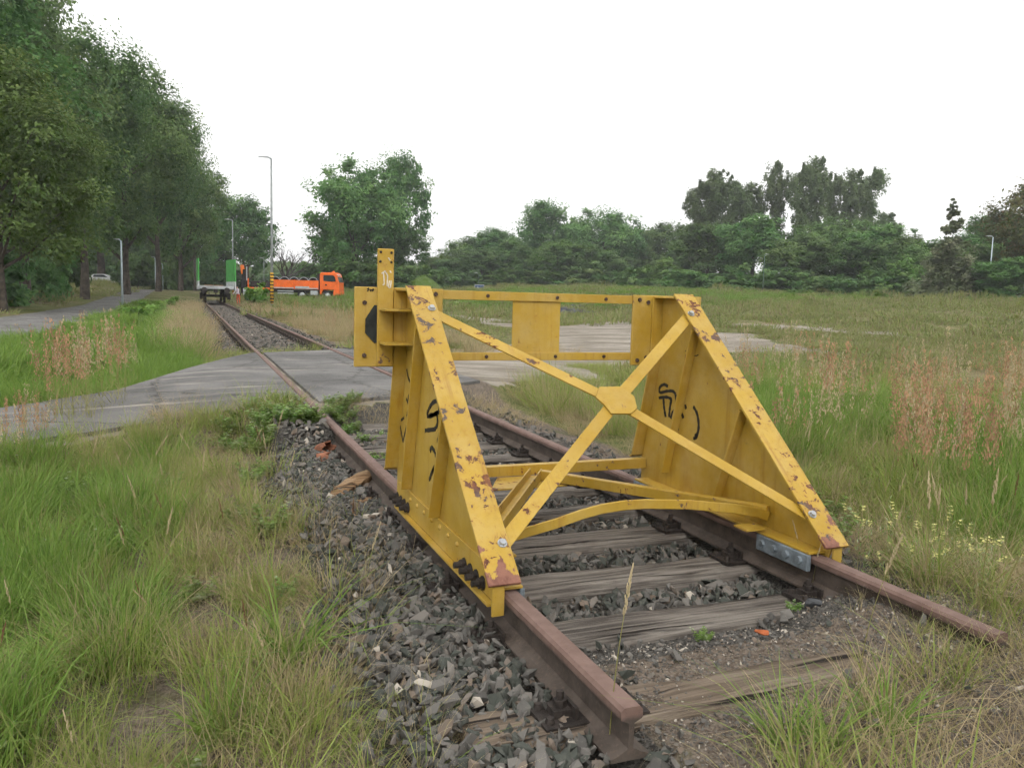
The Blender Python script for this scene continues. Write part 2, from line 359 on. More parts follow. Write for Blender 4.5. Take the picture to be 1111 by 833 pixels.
class G:
    """collects shapes in world (or local) coordinates for ONE part"""
    def __init__(s): s.v = []; s.f = []; s.mi = []; s.cur = 0
    def add(s, vs, fs):
        b = len(s.v); s.v += [tuple(map(float, v)) for v in vs]; s.f += [tuple(i+b for i in f) for f in fs]; s.mi += [s.cur]*len(fs); return s
    def box(s, a, b):
        x0, y0, z0 = a; x1, y1, z1 = b
        return s.add([(x0,y0,z0),(x1,y0,z0),(x1,y1,z0),(x0,y1,z0),(x0,y0,z1),(x1,y0,z1),(x1,y1,z1),(x0,y1,z1)],
                     [(0,3,2,1),(4,5,6,7),(0,1,5,4),(1,2,6,5),(2,3,7,6),(3,0,4,7)])
    def obox(s, p, q, w, h, up=(0, 0, 1)):
        """bar from p to q, width w across, height h along up"""
        p = Vector(p); q = Vector(q); d = (q-p).normalized(); side = d.cross(Vector(up)).normalized(); u = side.cross(d).normalized()
        c = []
        for e in (p, q):
            for a, b in ((-1,-1),(1,-1),(1,1),(-1,1)): c.append(e+side*(a*w/2)+u*(b*h/2))
        return s.add(c, [(0,3,2,1),(4,5,6,7),(0,1,5,4),(1,2,6,5),(2,3,7,6),(3,0,4,7)])
    def strip(s, pts, w, h, up=(0, 0, 1)):
        """bent bar through pts"""
        pts = [Vector(p) for p in pts]; n = len(pts); vs = []
        for i, p in enumerate(pts):
            d = (pts[min(i+1, n-1)]-pts[max(i-1, 0)]).normalized(); side = d.cross(Vector(up)).normalized(); u = side.cross(d).normalized()
            for a, b in ((-1,-1),(1,-1),(1,1),(-1,1)): vs.append(p+side*(a*w/2)+u*(b*h/2))
        fs = [(0,3,2,1), (4*n-4,4*n-3,4*n-2,4*n-1)]
        for i in range(n-1):
            for k in range(4): fs.append((4*i+k, 4*i+(k+1)%4, 4*i+4+(k+1)%4, 4*i+4+k))
        return s.add(vs, fs)
    def tube(s, pts, radii, n=8, cap=True):
        pts = [Vector(p) for p in pts]; vs = []
        for i, p in enumerate(pts):
            d = (pts[min(i+1, len(pts)-1)]-pts[max(i-1, 0)]).normalized()
            a = Vector((1, 0, 0)) if abs(d.x) < .8 else Vector((0, 1, 0))
            e1 = d.cross(a).normalized(); e2 = d.cross(e1)
            for k in range(n):
                an = 2*math.pi*k/n; vs.append(p+(e1*math.cos(an)+e2*math.sin(an))*radii[i])
        fs = []
        for i in range(len(pts)-1):
            for k in range(n): fs.append((i*n+k, i*n+(k+1) % n, i*n+n+(k+1) % n, i*n+n+k))
        if cap: fs.append(tuple(range(n-1, -1, -1))); fs.append(tuple((len(pts)-1)*n+k for k in range(n)))
        return s.add(vs, fs)
    def prism(s, poly, axis, a, b):
        """polygon in the two other axes, extruded along axis from a to b"""
        n = len(poly); vs = []
        for c in (a, b):
            for p in poly:
                v = [0, 0, 0]; o = [i for i in range(3) if i != axis]; v[o[0]] = p[0]; v[o[1]] = p[1]; v[axis] = c; vs.append(v)
        return s.add(vs, [tuple(range(n)), tuple(range(2*n-1, n-1, -1))]+[(i, i+n, (i+1) % n+n, (i+1) % n) for i in range(n)])
    def bolt(s, p, nrm, r=.014, h=.012, stem=0):
        p = Vector(p); nrm = Vector(nrm).normalized()
        s.tube([p, p+nrm*h], [r, r*.93], 6)
        if stem: s.tube([p+nrm*h, p+nrm*(h+stem)], [r*.5, r*.5], 6)
        return s
    def mesh(s, name, mat, off=(0, 0, 0)):
        me = mk_mesh(name, [(v[0]-off[0], v[1]-off[1], v[2]-off[2]) for v in s.v], s.f, mat)
        if isinstance(mat, (list, tuple)): me.polygons.foreach_set('material_index', s.mi)
        bm = bmesh.new(); bm.from_mesh(me); bmesh.ops.recalc_face_normals(bm, faces=bm.faces); bm.to_mesh(me); bm.free()
        return me
def link(name, me, parent=None, bevel=0, smooth=False):
    o = bpy.data.objects.new(name, me); COL.objects.link(o)
    if parent is not None: o.parent = parent
    if bevel:
        b = o.modifiers.new('bevel', 'BEVEL'); b.width = bevel; b.segments = 1; b.limit_method = 'ANGLE'
    if smooth and me: me.polygons.foreach_set('use_smooth', [True]*len(me.polygons))
    return o
def tag(o, label, cat, group=None, kind=None):
    if label: o['label'] = label
    if cat: o['category'] = cat
    if group: o['group'] = group
    if kind: o['kind'] = kind
    return o
def thing(name, label, cat, loc=(0, 0, 0), rz=0, group=None):
    o = bpy.data.objects.new(name, None); COL.objects.link(o); o.location = loc; o.rotation_euler = (0, 0, rz); o.empty_display_size = .2
    return tag(o, label, cat, group)
def origin_of(o):
    l = Vector(o.location)
    while o.parent: o = o.parent; l += o.location
    return l
def part(name, g, mat, parent, bevel=0, label=None, smooth=False):
    """g in world coordinates, parent chain has no rotation"""
    o = link(name, g.mesh(name, mat, origin_of(parent)), parent, bevel, smooth)
    if label: o['label'] = label
    return o
def lpart(name, g, mat, parent, bevel=0, smooth=False):
    return link(name, g.mesh(name, mat), parent, bevel, smooth)
def copy_tree(o, parent=None):
    c = o.copy(); COL.objects.link(c); c.parent = parent
    for ch in o.children: copy_tree(ch, c)
    return c

# ------------------------------------------------------------------ terrain
RAIL_X = .7525
def in_capsule(x, y, pts, w):
    best = np.full(np.shape(x), 1e9)
    for (x0, y0), (x1, y1) in zip(pts[:-1], pts[1:]):
        dx, dy = x1-x0, y1-y0; t = np.clip(((x-x0)*dx+(y-y0)*dy)/(dx*dx+dy*dy), 0, 1)
        best = np.minimum(best, np.hypot(x-x0-t*dx, y-y0-t*dy))
    return best/w
ROAD_C = [(-9.0, 3.2), (-4.0, 8.2), (-2.2, 9.6), (0.0, 12.4), (3.0, 14.2), (6, 15.5)]     # crossing road centre
def road_near(x): return np.interp(x, [-9, -3.3, -.8, .2, 1.2, 3, 6], [.6, 7.15, 8.4, 8.95, 9.9, 11.6, 13.3])
def road_far(x): return np.interp(x, [-9, -3.7, -2.7, -2.0, -.9, .7, 2.0, 6], [6.0, 9.45, 10.6, 12.6, 15.4, 16.8, 17.0, 18.0])
LANE_R, LANE_L = -6.1, -9.3
def ground_z(x, y, small=True):
    x = np.asarray(x, float); y = np.asarray(y, float)
    d = np.hypot(x, y)
    z = -.30 + 2.3*sstep(20, 100, d)*sstep(2, 60, x)*sstep(10, 40, y)
    trackm = 1-sstep(2.2, 5, np.abs(x))
    z = z + 1.1*sstep(60, 120, y)*(1-.85*trackm*(1-sstep(88, 110, y)))
    z = z + .9*sstep(-9.5, -16, x)*sstep(20, 120, y)
    # track bed
    bed = 1-sstep(1.15, 2.1, np.abs(x)); z = z + bed*(-.205 - z)*np.where(y < 95, 1, 0)*np.where(y > -2, 1, 0)
    z = z - .045*(1-sstep(.66, .72, np.abs(x)))*sstep(2.62, 2.75, y)*(1-sstep(7.6, 8.2, y))
    # trodden soil over the last sleepers between the rails
    front = (1-sstep(2.38, 2.66, y+.10*(vnoise(x*4, y*4)-.5)))*(1-sstep(.62, .72, np.abs(x)))
    z = z + front*(-.157 - z)
    fr2 = (1-sstep(2.35, 2.95, y+.3*(vnoise(x*5, y*5)-.5)))*sstep(.30, .66, x)*(1-sstep(1.3, 2.4, x)); z = z + fr2*(-.085 - z)
    # ditch between track and lane beyond the crossing
    dc = -3.95+.012*np.clip(y-12, 0, 80)
    z = z - .95*np.exp(-((x-dc)/.62)**2)*sstep(11.5, 15, y)*(1-sstep(58, 75, y))
    z = z + .16*np.exp(-((x+2.4)/.7)**2)*sstep(15, 18, y)*(1-sstep(60, 75, y))
    # crossing: fill up to the road surface
    inr = sstep(-.9, -.08, y-road_near(x))*(1-sstep(.0, .8, y-road_far(x)))*(1-sstep(5.0, 7.5, x))*sstep(-12, -8, x)
    zr = -.040 - .10*sstep(1.2, 3.4, np.abs(x)) - .14*sstep(3, 6, np.abs(x))
    z = z + inr*(zr - z)
    cov = np.exp(-((x+1.0)/.42)**4)*sstep(6.35, 7.2, y+.5*(vnoise(x*3, y*3)-.5))*(1-sstep(8.6, 9.0, y)); z = z + cov*(-.012 - z)
    if small:
        off = sstep(1.3, 2.4, np.abs(x))
        z = z + off*(1-inr)*(.10*(fbm(x*.5, y*.5, 3)-.5)+.05*(fbm(x*2, y*2, 2)-.5))
    return z
def px_ground(q):
    z = -.3
    for _ in range(12):
        p = on_z(q, z); z = .5*z+.5*float(ground_z(p[0], p[1], False))
    return (float(p[0]), float(p[1]))
SAND = [([px_ground(q) for q in qs], w) for qs, w in (
    (((470, 400), (520, 398), (570, 397), (610, 392), (660, 378), (720, 374), (790, 372), (822, 374)), 1.5), (((600, 388), (640, 372), (672, 360), (700, 354)), 2.1),
    (((620, 362), (660, 352), (690, 350)), 1.6), (((478, 343), (520, 347), (560, 352), (600, 356)), 1.8), (((785, 362), (800, 372), (830, 382)), 1.5),
    (((800, 353), (880, 356), (940, 360)), 2.0), (((960, 362), (1010, 366)), 1.2), (((840, 374), (900, 384)), .7))]
def sand_mask(x, y):
    s = np.zeros(np.shape(x))
    for pts, w in SAND: s = np.maximum(s, 1-sstep(.55, 1.35, in_capsule(x, y, pts, w)))
    return s
def build_ground():
    def axis(brk):
        out = []
        for a, b, st in brk: out.append(np.arange(a, b, st))
        return np.concatenate(out)
    xs = axis([(-900, -120, 60), (-120, -30, 6), (-30, -12, 1.2), (-12, -2.2, .22), (-2.2, 2.4, .07), (2.4, 9, .2), (9, 30, .7), (30, 110, 2.5), (110, 901, 60)])
    ys = axis([(-900, -60, 80), (-60, -4, 6), (-4, .5, .5), (.5, 6, .07), (6, 20, .16), (20, 50, .6), (50, 160, 2.2), (160, 301, 15), (301, 1501, 80)])
    X, Y = np.meshgrid(xs, ys, indexing='xy'); Z = ground_z(X, Y)
    ny, nx = X.shape; idx = np.arange(nx*ny).reshape(ny, nx)
    Fq = np.stack([idx[:-1, :-1], idx[:-1, 1:], idx[1:, 1:], idx[1:, :-1]], -1).reshape(-1, 4)
    x, y = X.ravel(), Y.ravel()
    bal = (1-sstep(1.25, 1.5, np.where(x < 0, -x, x*1.0)+.25*(fbm(x*2, y*2, 2)-.5)))*sstep(1.2, 1.6, y+(x > -.4)*0)*(1-sstep(95, 97, y))
    soil = np.maximum((1-sstep(2.45, 2.7, y))*(1-sstep(1.5, 2.2, np.abs(x-.4)))*sstep(-.55, -.4, x), .0)
    soil = np.maximum(soil, .62*(1-sstep(.9, 1.9, np.abs(x+1.2)))*(1-sstep(8, 9, y)))
    soil = np.maximum(soil, .65*(1-sstep(.2, .7, np.abs(np.abs(x)-1.6)))*(1-sstep(60, 90, y)))
    bal = bal*np.where((y < 2.45) & (x > -.6), 0, 1)
    s = sand_mask(x, y)
    inr = ((y > road_near(x)-.25) & (y < road_far(x)+.35) & (x > -12) & (x < 6))*1.0
    s = np.maximum(s, inr*.75); bal = bal*(1-inr)
    me = np_mesh('ground', np.stack([x, y, Z.ravel()], -1), Fq, M['ground'], dict(sand=s, soil=soil, ballast=bal), True)
    o = link('ground', me); o['kind'] = 'structure'
build_ground()

# ------------------------------------------------------------------ roads
def sheet(name, nearf, farf, x0, x1, nx, ny, zf, mat, thick=.05, jag=.0):
    xs = np.linspace(x0, x1, nx); V = []; 
    for x in xs:
        a = float(nearf(x))+jag*(fbm(x*3, 1.7, 3)-.5)*2; b = float(farf(x))+jag*(fbm(x*3, 9.7, 3)-.5)*2
        for k in range(ny):
            y = a+(b-a)*k/(ny-1); V.append((x, y, zf(x, y)))
    n = len(V); Fq = []
    for i in range(nx-1):
        for k in range(ny-1):
            q = i*ny+k; Fq.append((q, q+ny, q+ny+1, q+1))
    # skirt
    ring = [k for k in range(ny)]+[i*ny+ny-1 for i in range(1, nx)]+[(nx-1)*ny+k for k in range(ny-2, -1, -1)]+[i*ny for i in range(nx-2, 0, -1)]
    V2 = V+[(V[i][0], V[i][1], V[i][2]-thick) for i in ring]
    for j in range(len(ring)):
        Fq.append((ring[j], ring[(j+1) % len(ring)], n+(j+1) % len(ring), n+j))
    o = link(name, mk_mesh(name, V2, Fq, mat)); o['kind'] = 'structure'
    for pl in o.data.polygons: pl.use_smooth = False
    return o
def zroad(x, y): return -.003 - .10*float(sstep(1.2, 3.4, abs(x))) - .14*float(sstep(3, 6, abs(x))) + (.004+.012*min(1, max(0, abs(x)-1)))*float(fbm(x*.9, y*.9, 2)-.5)
sheet('crossing_road', road_near, road_far, -8.6, -.800, 90, 40, zroad, M['asphalt'], .07, .10)
sheet('crossing_road_panel', lambda x: 8.75+.35*x, lambda x: 15.9+.5*x, -.655, .665, 14, 50, lambda x, y: -.003+.005*float(fbm(x, y*.8, 2)-.5), M['asphalt'], .07, .04)
sheet('crossing_road_edge', road_near, lambda x: np.interp(x, [.8, 1.3, 1.8], [16.8, 16.2, 14.0]), .800, 1.8, 24, 40, zroad, M['asphalt'], .07, .12)
def build_lane():
    ys = np.concatenate([np.arange(4, 60, 1.0), np.arange(60, 170, 4.0)]); V = []; Fq = []
    for i, y in enumerate(ys):
        c = -.05*max(0, y-70)*0
        for k, x in enumerate(np.linspace(LANE_L, LANE_R, 9)):
            jx = (fbm(y*.7, k*3.1, 2)-.5)*.25 if k in (0, 8) else 0
            V.append((x+jx, y, max(float(ground_z(x, y, False)), float(ground_z(x, y)))+.035-.05*((x+7.7)/1.6)**2*.5))
    for i in range(len(ys)-1):
        for k in range(8):
            q = i*9+k; Fq.append((q, q+1, q+10, q+9))
    o = link('lane', mk_mesh('lane', V, Fq, M['asphalt_road'], True)); o['kind'] = 'structure'
build_lane()

# ------------------------------------------------------------------ railway track
track = thing('railway_track', 'rusty railway track with wooden sleepers running away under the yellow buffer stop', 'railway track', (0, 1.85, -.17))
prof = [(-.0625,-.158),(.0625,-.158),(.0625,-.148),(.035,-.138),(.0085,-.122),(.0085,-.048),(.034,-.036),(.035,-.012),(.026,-.001),(0,.0),(-.026,-.001),(-.035,-.012),(-.034,-.036),(-.0085,-.048),(-.0085,-.122),(-.035,-.138),(-.0625,-.148)]
for s, y0 in ((-1, 1.865), (1, 1.90)):
    g = G(); ysr = list(np.arange(y0, 20, 1.5))+list(np.arange(20, 122, 6.0)); n = len(prof); vs = []
    for i, y in enumerate(ysr):
        sag = .004*math.sin(y*.7+s)
        for (px_, pz_) in prof: vs.append((s*RAIL_X+px_+(.003*math.sin(y*.9) if i else 0), y, pz_+(sag if i else 0)*.3))
    fs = [tuple(range(n-1, -1, -1)), tuple((len(ysr)-1)*n+k for k in range(n))]
    for i in range(len(ysr)-1):
        for k in range(n): fs.append((i*n+k, i*n+(k+1) % n, i*n+n+(k+1) % n, i*n+n+k))
    g.add(vs, fs); part('rail', g, M['rail'], track)
# sleepers
def sleeper_mesh(seed, mat, lx=2.5, wear=1.0):
    r = np.random.default_rng(seed); nx, L, Wd, T = 44, lx, .245, .15
    V = []; ring = [(-.5, -1), (-.5, -.25), (-.47, -.03), (-.40, 0), (-.2, 0), (0, 0), (.2, 0), (.40, 0), (.47, -.03), (.5, -.25), (.5, -1)]
    ph = r.random(4)*50
    for i in range(nx):
        x = -L/2+L*i/(nx-1)
        e = 1-.06*(i in (0, nx-1))
        for j, (a, b) in enumerate(ring):
            dz = -.016*wear*max(0, fbm(x*2.2+ph[0], a*5+ph[1], 3)-.42)*3 - .012*wear*(fbm(x*.8+ph[2], 3.3, 2)-.3) if b > -.9 else 0
            edge = .022*wear*(fbm(x*3.5+ph[3], j*1.7, 3)-.5)*(abs(a) > .38)
            V.append((x, a*Wd*e+edge, b*T+dz - .02*wear*(abs(a) > .44)*(fbm(x*4+ph[1], j, 2))))
    n = len(ring); Fq = []
    for i in range(nx-1):
        for k in range(n-1): q = i*n+k; Fq.append((q, q+1, q+n+1, q+n))
    Fq.append(tuple(range(n))); Fq.append(tuple((nx-1)*n+k for k in range(n-1, -1, -1)))
    me = mk_mesh('sleeper', V, Fq, mat)
    bm = bmesh.new(); bm.from_mesh(me); bmesh.ops.recalc_face_normals(bm, faces=bm.faces); bm.to_mesh(me); bm.free()
    me.polygons.foreach_set('use_smooth', [True]*len(me.polygons)); return me
smeshes = [sleeper_mesh(11+i, M['tie']) for i in range(6)]
s_end = sleeper_mesh(40, M['tie_end'], 2.3, 1.5)
def fastening_mesh():
    g = G()
    g.box((-.175, -.08, -.002), (.175, .08, .012))
    for s in (-1, 1):
        g.box((s*.066-.006, -.055, .012), (s*.066+.006, .055, .05))
        g.box((s*.095-.035, -.032, .012), (s*.095+.035, .032, .036))
        g.tube([(s*.098, 0, .03), (s*.098, 0, .058)], [.022, .022], 6); g.tube([(s*.098, 0, .058), (s*.098, 0, .085)], [.012, .012], 6)
        for e in (-1, 1): g.tube([(s*.150, e*.045, .012), (s*.150, e*.045, .03)], [.015, .012], 6)
    return g.mesh('rail_fastening', M['iron'])
fmesh = fastening_mesh()
ty = [2.13, 2.745, 3.305, 3.875, 4.44, 4.98, 5.53, 6.12, 6.72, 7.31, 7.92]
y = 16.9
while y < 76: ty.append(y); y += .62
for i, y in enumerate(ty):
    me = s_end if i == 0 else smeshes[i % 6]
    o = link('sleeper', me, track)
    top = -.168 if i else -.136
    jx = .05*math.sin(i*12.9); 
    o.location = Vector((jx, y, top))-track.location; o.rotation_euler = (.0, (0.004*math.sin(i*3.1)), .02*math.sin(i*7.7)*(i > 2))
    if i == 0: o['label'] = 'dusty brown sleeper half buried in gravel at the end of the track'
    if y > 45: continue
    for s in (-1, 1):
        if i == 0 and s == 1: continue
        fo = link('rail_fastening', fmesh, o); fo.location = (s*RAIL_X-jx, 0, .0015 if i else -.012)

# ------------------------------------------------------------------ ballast
def stone_protos(n):
    """crushed stone: convex hull of a few points, so flat facets and sharp edges"""
    out = []
    for i in range(n):
        bm = bmesh.new(); sc = (random.uniform(.95, 1.45), random.uniform(.7, 1.0), random.uniform(.45, .8)); k = random.choice((7, 8, 8, 9, 10))
        for j in range(k):
            d = Vector((random.gauss(0, 1), random.gauss(0, 1), random.gauss(0, 1))).normalized(); m_ = random.uniform(.8, 1.15)
            bm.verts.new((d[0]*sc[0]*m_, d[1]*sc[1]*m_, d[2]*sc[2]*m_))
        h = bmesh.ops.convex_hull(bm, input=bm.verts[:])
        bmesh.ops.delete(bm, geom=[v for v in bm.verts if not v.link_faces], context='VERTS')
        bmesh.ops.triangulate(bm, faces=bm.faces[:]); bmesh.ops.recalc_face_normals(bm, faces=bm.faces[:]); bm.verts.index_update()
        V = np.array([v.co[:] for v in bm.verts]); Fq = np.array([[v.index for v in f.verts] for f in bm.faces]); bm.free(); out.append((V, Fq))
    return out
protos = stone_protos(14)
def rot_mats(n, tilt=1.0):
    q = rng.normal(size=(n, 4)); q[:, 0] += (1-tilt)*3; q /= np.linalg.norm(q, axis=1)[:, None]
    w, x, y, z = q.T
    return np.stack([np.stack([1-2*(y*y+z*z), 2*(x*y-z*w), 2*(x*z+y*w)], -1), np.stack([2*(x*y+z*w), 1-2*(x*x+z*z), 2*(y*z-x*w)], -1), np.stack([2*(x*z-y*w), 2*(y*z+x*w), 1-2*(x*x+y*y)], -1)], 1)
def on_tie(y):
    yy = np.array(ty); return np.min(np.abs(np.asarray(y)[:, None]-yy[None, :]), 1)
def ballast_points():
    P = []
    # left shoulder
    n = 10500; x = rng.uniform(-1.62, -.82, n); y = rng.uniform(1.35, 8.3, n)
    keep = rng.random(n) < (1-sstep(1.16, 1.52, -x+.35*(fbm(x*2.2, y*1.6, 3)-.5)+.14*sstep(5, 8, y)))*(1-.85*sstep(6.6, 7.2, y))
    P.append((x[keep], y[keep]))
    # between rails
    n = 10500; x = rng.uniform(-.69, .69, n); y = rng.uniform(2.45, 8.5, n); t = on_tie(y)
    keep = (t > .150) & (y > 2.56+.25*fbm(x*3, y*0, 2)*sstep(-.4, .2, x)); P.append((x[keep], y[keep]))
    # right shoulder
    n = 2600; x = rng.uniform(.82, 1.95, n); y = rng.uniform(2.5, 9, n)
    keep = rng.random(n) < (1-sstep(1.1, 1.75, x+.3*(fbm(x*2, y*2, 2)-.5)))*sstep(2.5, 3.4, y); P.append((x[keep], y[keep]))
    # thin scatter on the trodden soil at the front
    n = 160; x = rng.uniform(-.72, 1.3, n); y = rng.uniform(1.4, 2.6, n); keep = rng.random(n) < np.where(x < -.5, .9, .12); P.append((x[keep], y[keep]))
    # beyond the crossing
    n = 6500; x = rng.uniform(-1.5, 1.5, n); y = 16.7+rng.random(n)**1.7*48; t = on_tie(y); keep = (np.abs(np.abs(x)-RAIL_X) > .075) & ((t > .11) | (np.abs(x) > 1.25)); P.append((x[keep], y[keep]))
    x = np.concatenate([p[0] for p in P]); y = np.concatenate([p[1] for p in P]); return x, y
bx, by = ballast_points(); nb_ = len(bx)
bsz = np.clip(rng.lognormal(math.log(.0215), .38, nb_), .009, .037)*np.where(by > 15, 1.5, 1)
pit = np.where((np.abs(bx) < .7) & (by < 9), .018, 0)
bz = ground_z(bx, by)+bsz*.25+rng.random(nb_)*.03-pit*0
bz = np.where((np.abs(bx) < .7) & (by > 2.6) & (by < 9), -.236+bsz*.2+rng.random(nb_)*.024, bz)
lft = (bx < -.8) & (bx > -1.36) & (by < 9); bz = np.where(lft, np.maximum(bz, -.172+bsz*.1+rng.random(nb_)*.03), bz)
bR = rot_mats(nb_, .8); btone = rng.random(nb_); bp = rng.integers(0, 14, nb_)
dist = np.hypot(bx-CAM[0], by)
# the 300 that show largest: near and in view
prj = np.stack([bx, by, bz], -1)-CAM; dep = prj@FW; pxx = PW/2+F_PX*(prj@RT)/dep; pyy = PH/2-F_PX*(prj@UP)/dep
vis = (pxx > 0) & (pxx < PW) & (pyy < PH) & (pyy > 0)
hid = (bx > -.9) & (bx < -.6) ; score = np.where(vis & ~hid, bsz/dep, 0); near = np.argsort(-score)[:300]; isn = np.zeros(nb_, bool); isn[near] = True
def stones_mesh(name, ids, mat):
    Vs, Fs, T = [], [], []; base = 0
    for k in range(14):
        sel = ids[bp[ids] == k]
        if len(sel) == 0: continue
        V, Fq = protos[k]
        W_ = np.einsum('nij,vj->nvi', bR[sel], V)*bsz[sel][:, None, None]+np.stack([bx, by, bz], -1)[sel][:, None, :]
        Vs.append(W_.reshape(-1, 3)); Fs.append((Fq[None]+(np.arange(len(sel))*len(V))[:, None, None]).reshape(-1, 3)+base); T.append(np.repeat(btone[sel], len(V))); base += len(sel)*len(V)
    return np_mesh(name, np.concatenate(Vs), np.concatenate(Fs), mat, dict(tone=np.concatenate(T)))
ballast = link('ballast', stones_mesh('ballast', np.where(~isn)[0], M['stone'])); ballast['kind'] = 'stuff'
tag(ballast, 'dark grey crushed stone ballast around the rails', 'ballast')
stone_lib = {}
for i in near:
    key = (int(bp[i]), int(btone[i]*12))
    if key not in stone_lib:
        V, Fq = protos[key[0]]; stone_lib[key] = np_mesh('ballast_stone', V, Fq, M['stone'], dict(tone=np.full(len(V), (key[1]+.5)/12)))
    o = bpy.data.objects.new('ballast_stone', stone_lib[key]); COL.objects.link(o); o.parent = ballast
    mm = Matrix(bR[i].tolist()).to_4x4(); mm = Matrix.Translation((bx[i], by[i], bz[i])) @ mm @ Matrix.Scale(bsz[i], 4); o.matrix_world = mm; o.matrix_local = mm
# pebbles on the soil
def pebbles():
    n = 17000; x = rng.uniform(-.7, 1.7, n); y = rng.uniform(1.35, 2.85, n)
    keep = rng.random(n) < (1-sstep(2.5, 2.75, y))*(1-.7*sstep(.9, 1.6, x)); x, y = x[keep], y[keep]; n = len(x)
    s = np.clip(rng.lognormal(math.log(.005), .45, n), .002, .018); z = ground_z(x, y)+s*.2
    V, Fq = stone_protos(1)[0]; R = rot_mats(n); W_ = np.einsum('nij,vj->nvi', R, V)*s[:, None, None]+np.stack([x, y, z], -1)[:, None, :]
    Fs = (Fq[None]+(np.arange(n)*len(V))[:, None, None]).reshape(-1, 3)
    t = rng.random(n)*.7+.33; t = np.where(rng.random(n) < .10, .995, np.minimum(t, .97))
    o = link('fine_gravel', np_mesh('fine_gravel', W_.reshape(-1, 3), Fs, M['stone'], dict(tone=np.repeat(t, len(V))))); tag(o, 'fine pale gravel trodden into the soil at the track end', 'gravel', kind='stuff')
pebbles()

# ------------------------------------------------------------------ the yellow buffer stop
buf = thing('buffer_stop', 'yellow steel buffer stop with triangular side frames clamped on the rails', 'buffer stop', (0, 3.6, 0))
YW, YF, YB, YC = M['yellow'], M['yellow_worn'], M['yellow_brace'], M['yellow_chipped']
WX = .80
TOE = (2.755, .055); TOP = (4.06, 1.155)
sl_d = Vector((0, TOP[0]-TOE[0], TOP[1]-TOE[1])).normalized(); sl_n = Vector((0, -sl_d.z, sl_d.y))     # outward normal of the slope (towards camera / up)
def slope_z(y): return TOE[1]+(y-TOE[0])*(TOP[1]-TOE[1])/(TOP[0]-TOE[0])
def ribbon(g, pts, w, x, nx):
    """flat brush stroke lying on the plane x = const; pts are (y, z)"""
    pts = [Vector((0, p[0], p[1])) for p in pts]; n = len(pts); vs = []
    for i, p in enumerate(pts):
        d = (pts[min(i+1, n-1)]-pts[max(i-1, 0)]).normalized(); sd_ = Vector((0, -d.z, d.y)); ww = w*(.75+.5*abs(math.sin(i*1.3+n)))
        for k, xx in ((1, x), (-1, x)): vs.append((xx, p.y+sd_.y*k*ww/2, p.z+sd_.z*k*ww/2))
    vs += [(v[0]-nx*.003, v[1], v[2]) for v in vs]
    m_ = 2*n; fs = []
    for i in range(n-1):
        fs += [(2*i, 2*i+1, 2*i+3, 2*i+2), (2*i+m_, 2*i+m_+2, 2*i+m_+3, 2*i+m_+1), (2*i, 2*i+2, 2*i+2+m_, 2*i+m_), (2*i+1, 2*i+1+m_, 2*i+3+m_, 2*i+3)]
    g.add(vs, fs)
def smooth_pts(p, k=4):
    p = [np.array(q, float) for q in p]; out = []
    for i in range(len(p)-1):
        a = p[max(i-1, 0)]; b = p[i]; c = p[i+1]; d = p[min(i+2, len(p)-1)]
        for j in range(k):
            t = j/k; out.append(.5*((2*b)+(-a+c)*t+(2*a-5*b+4*c-d)*t*t+(-a+3*b-3*c+d)*t**3))
    out.append(p[-1]); return out
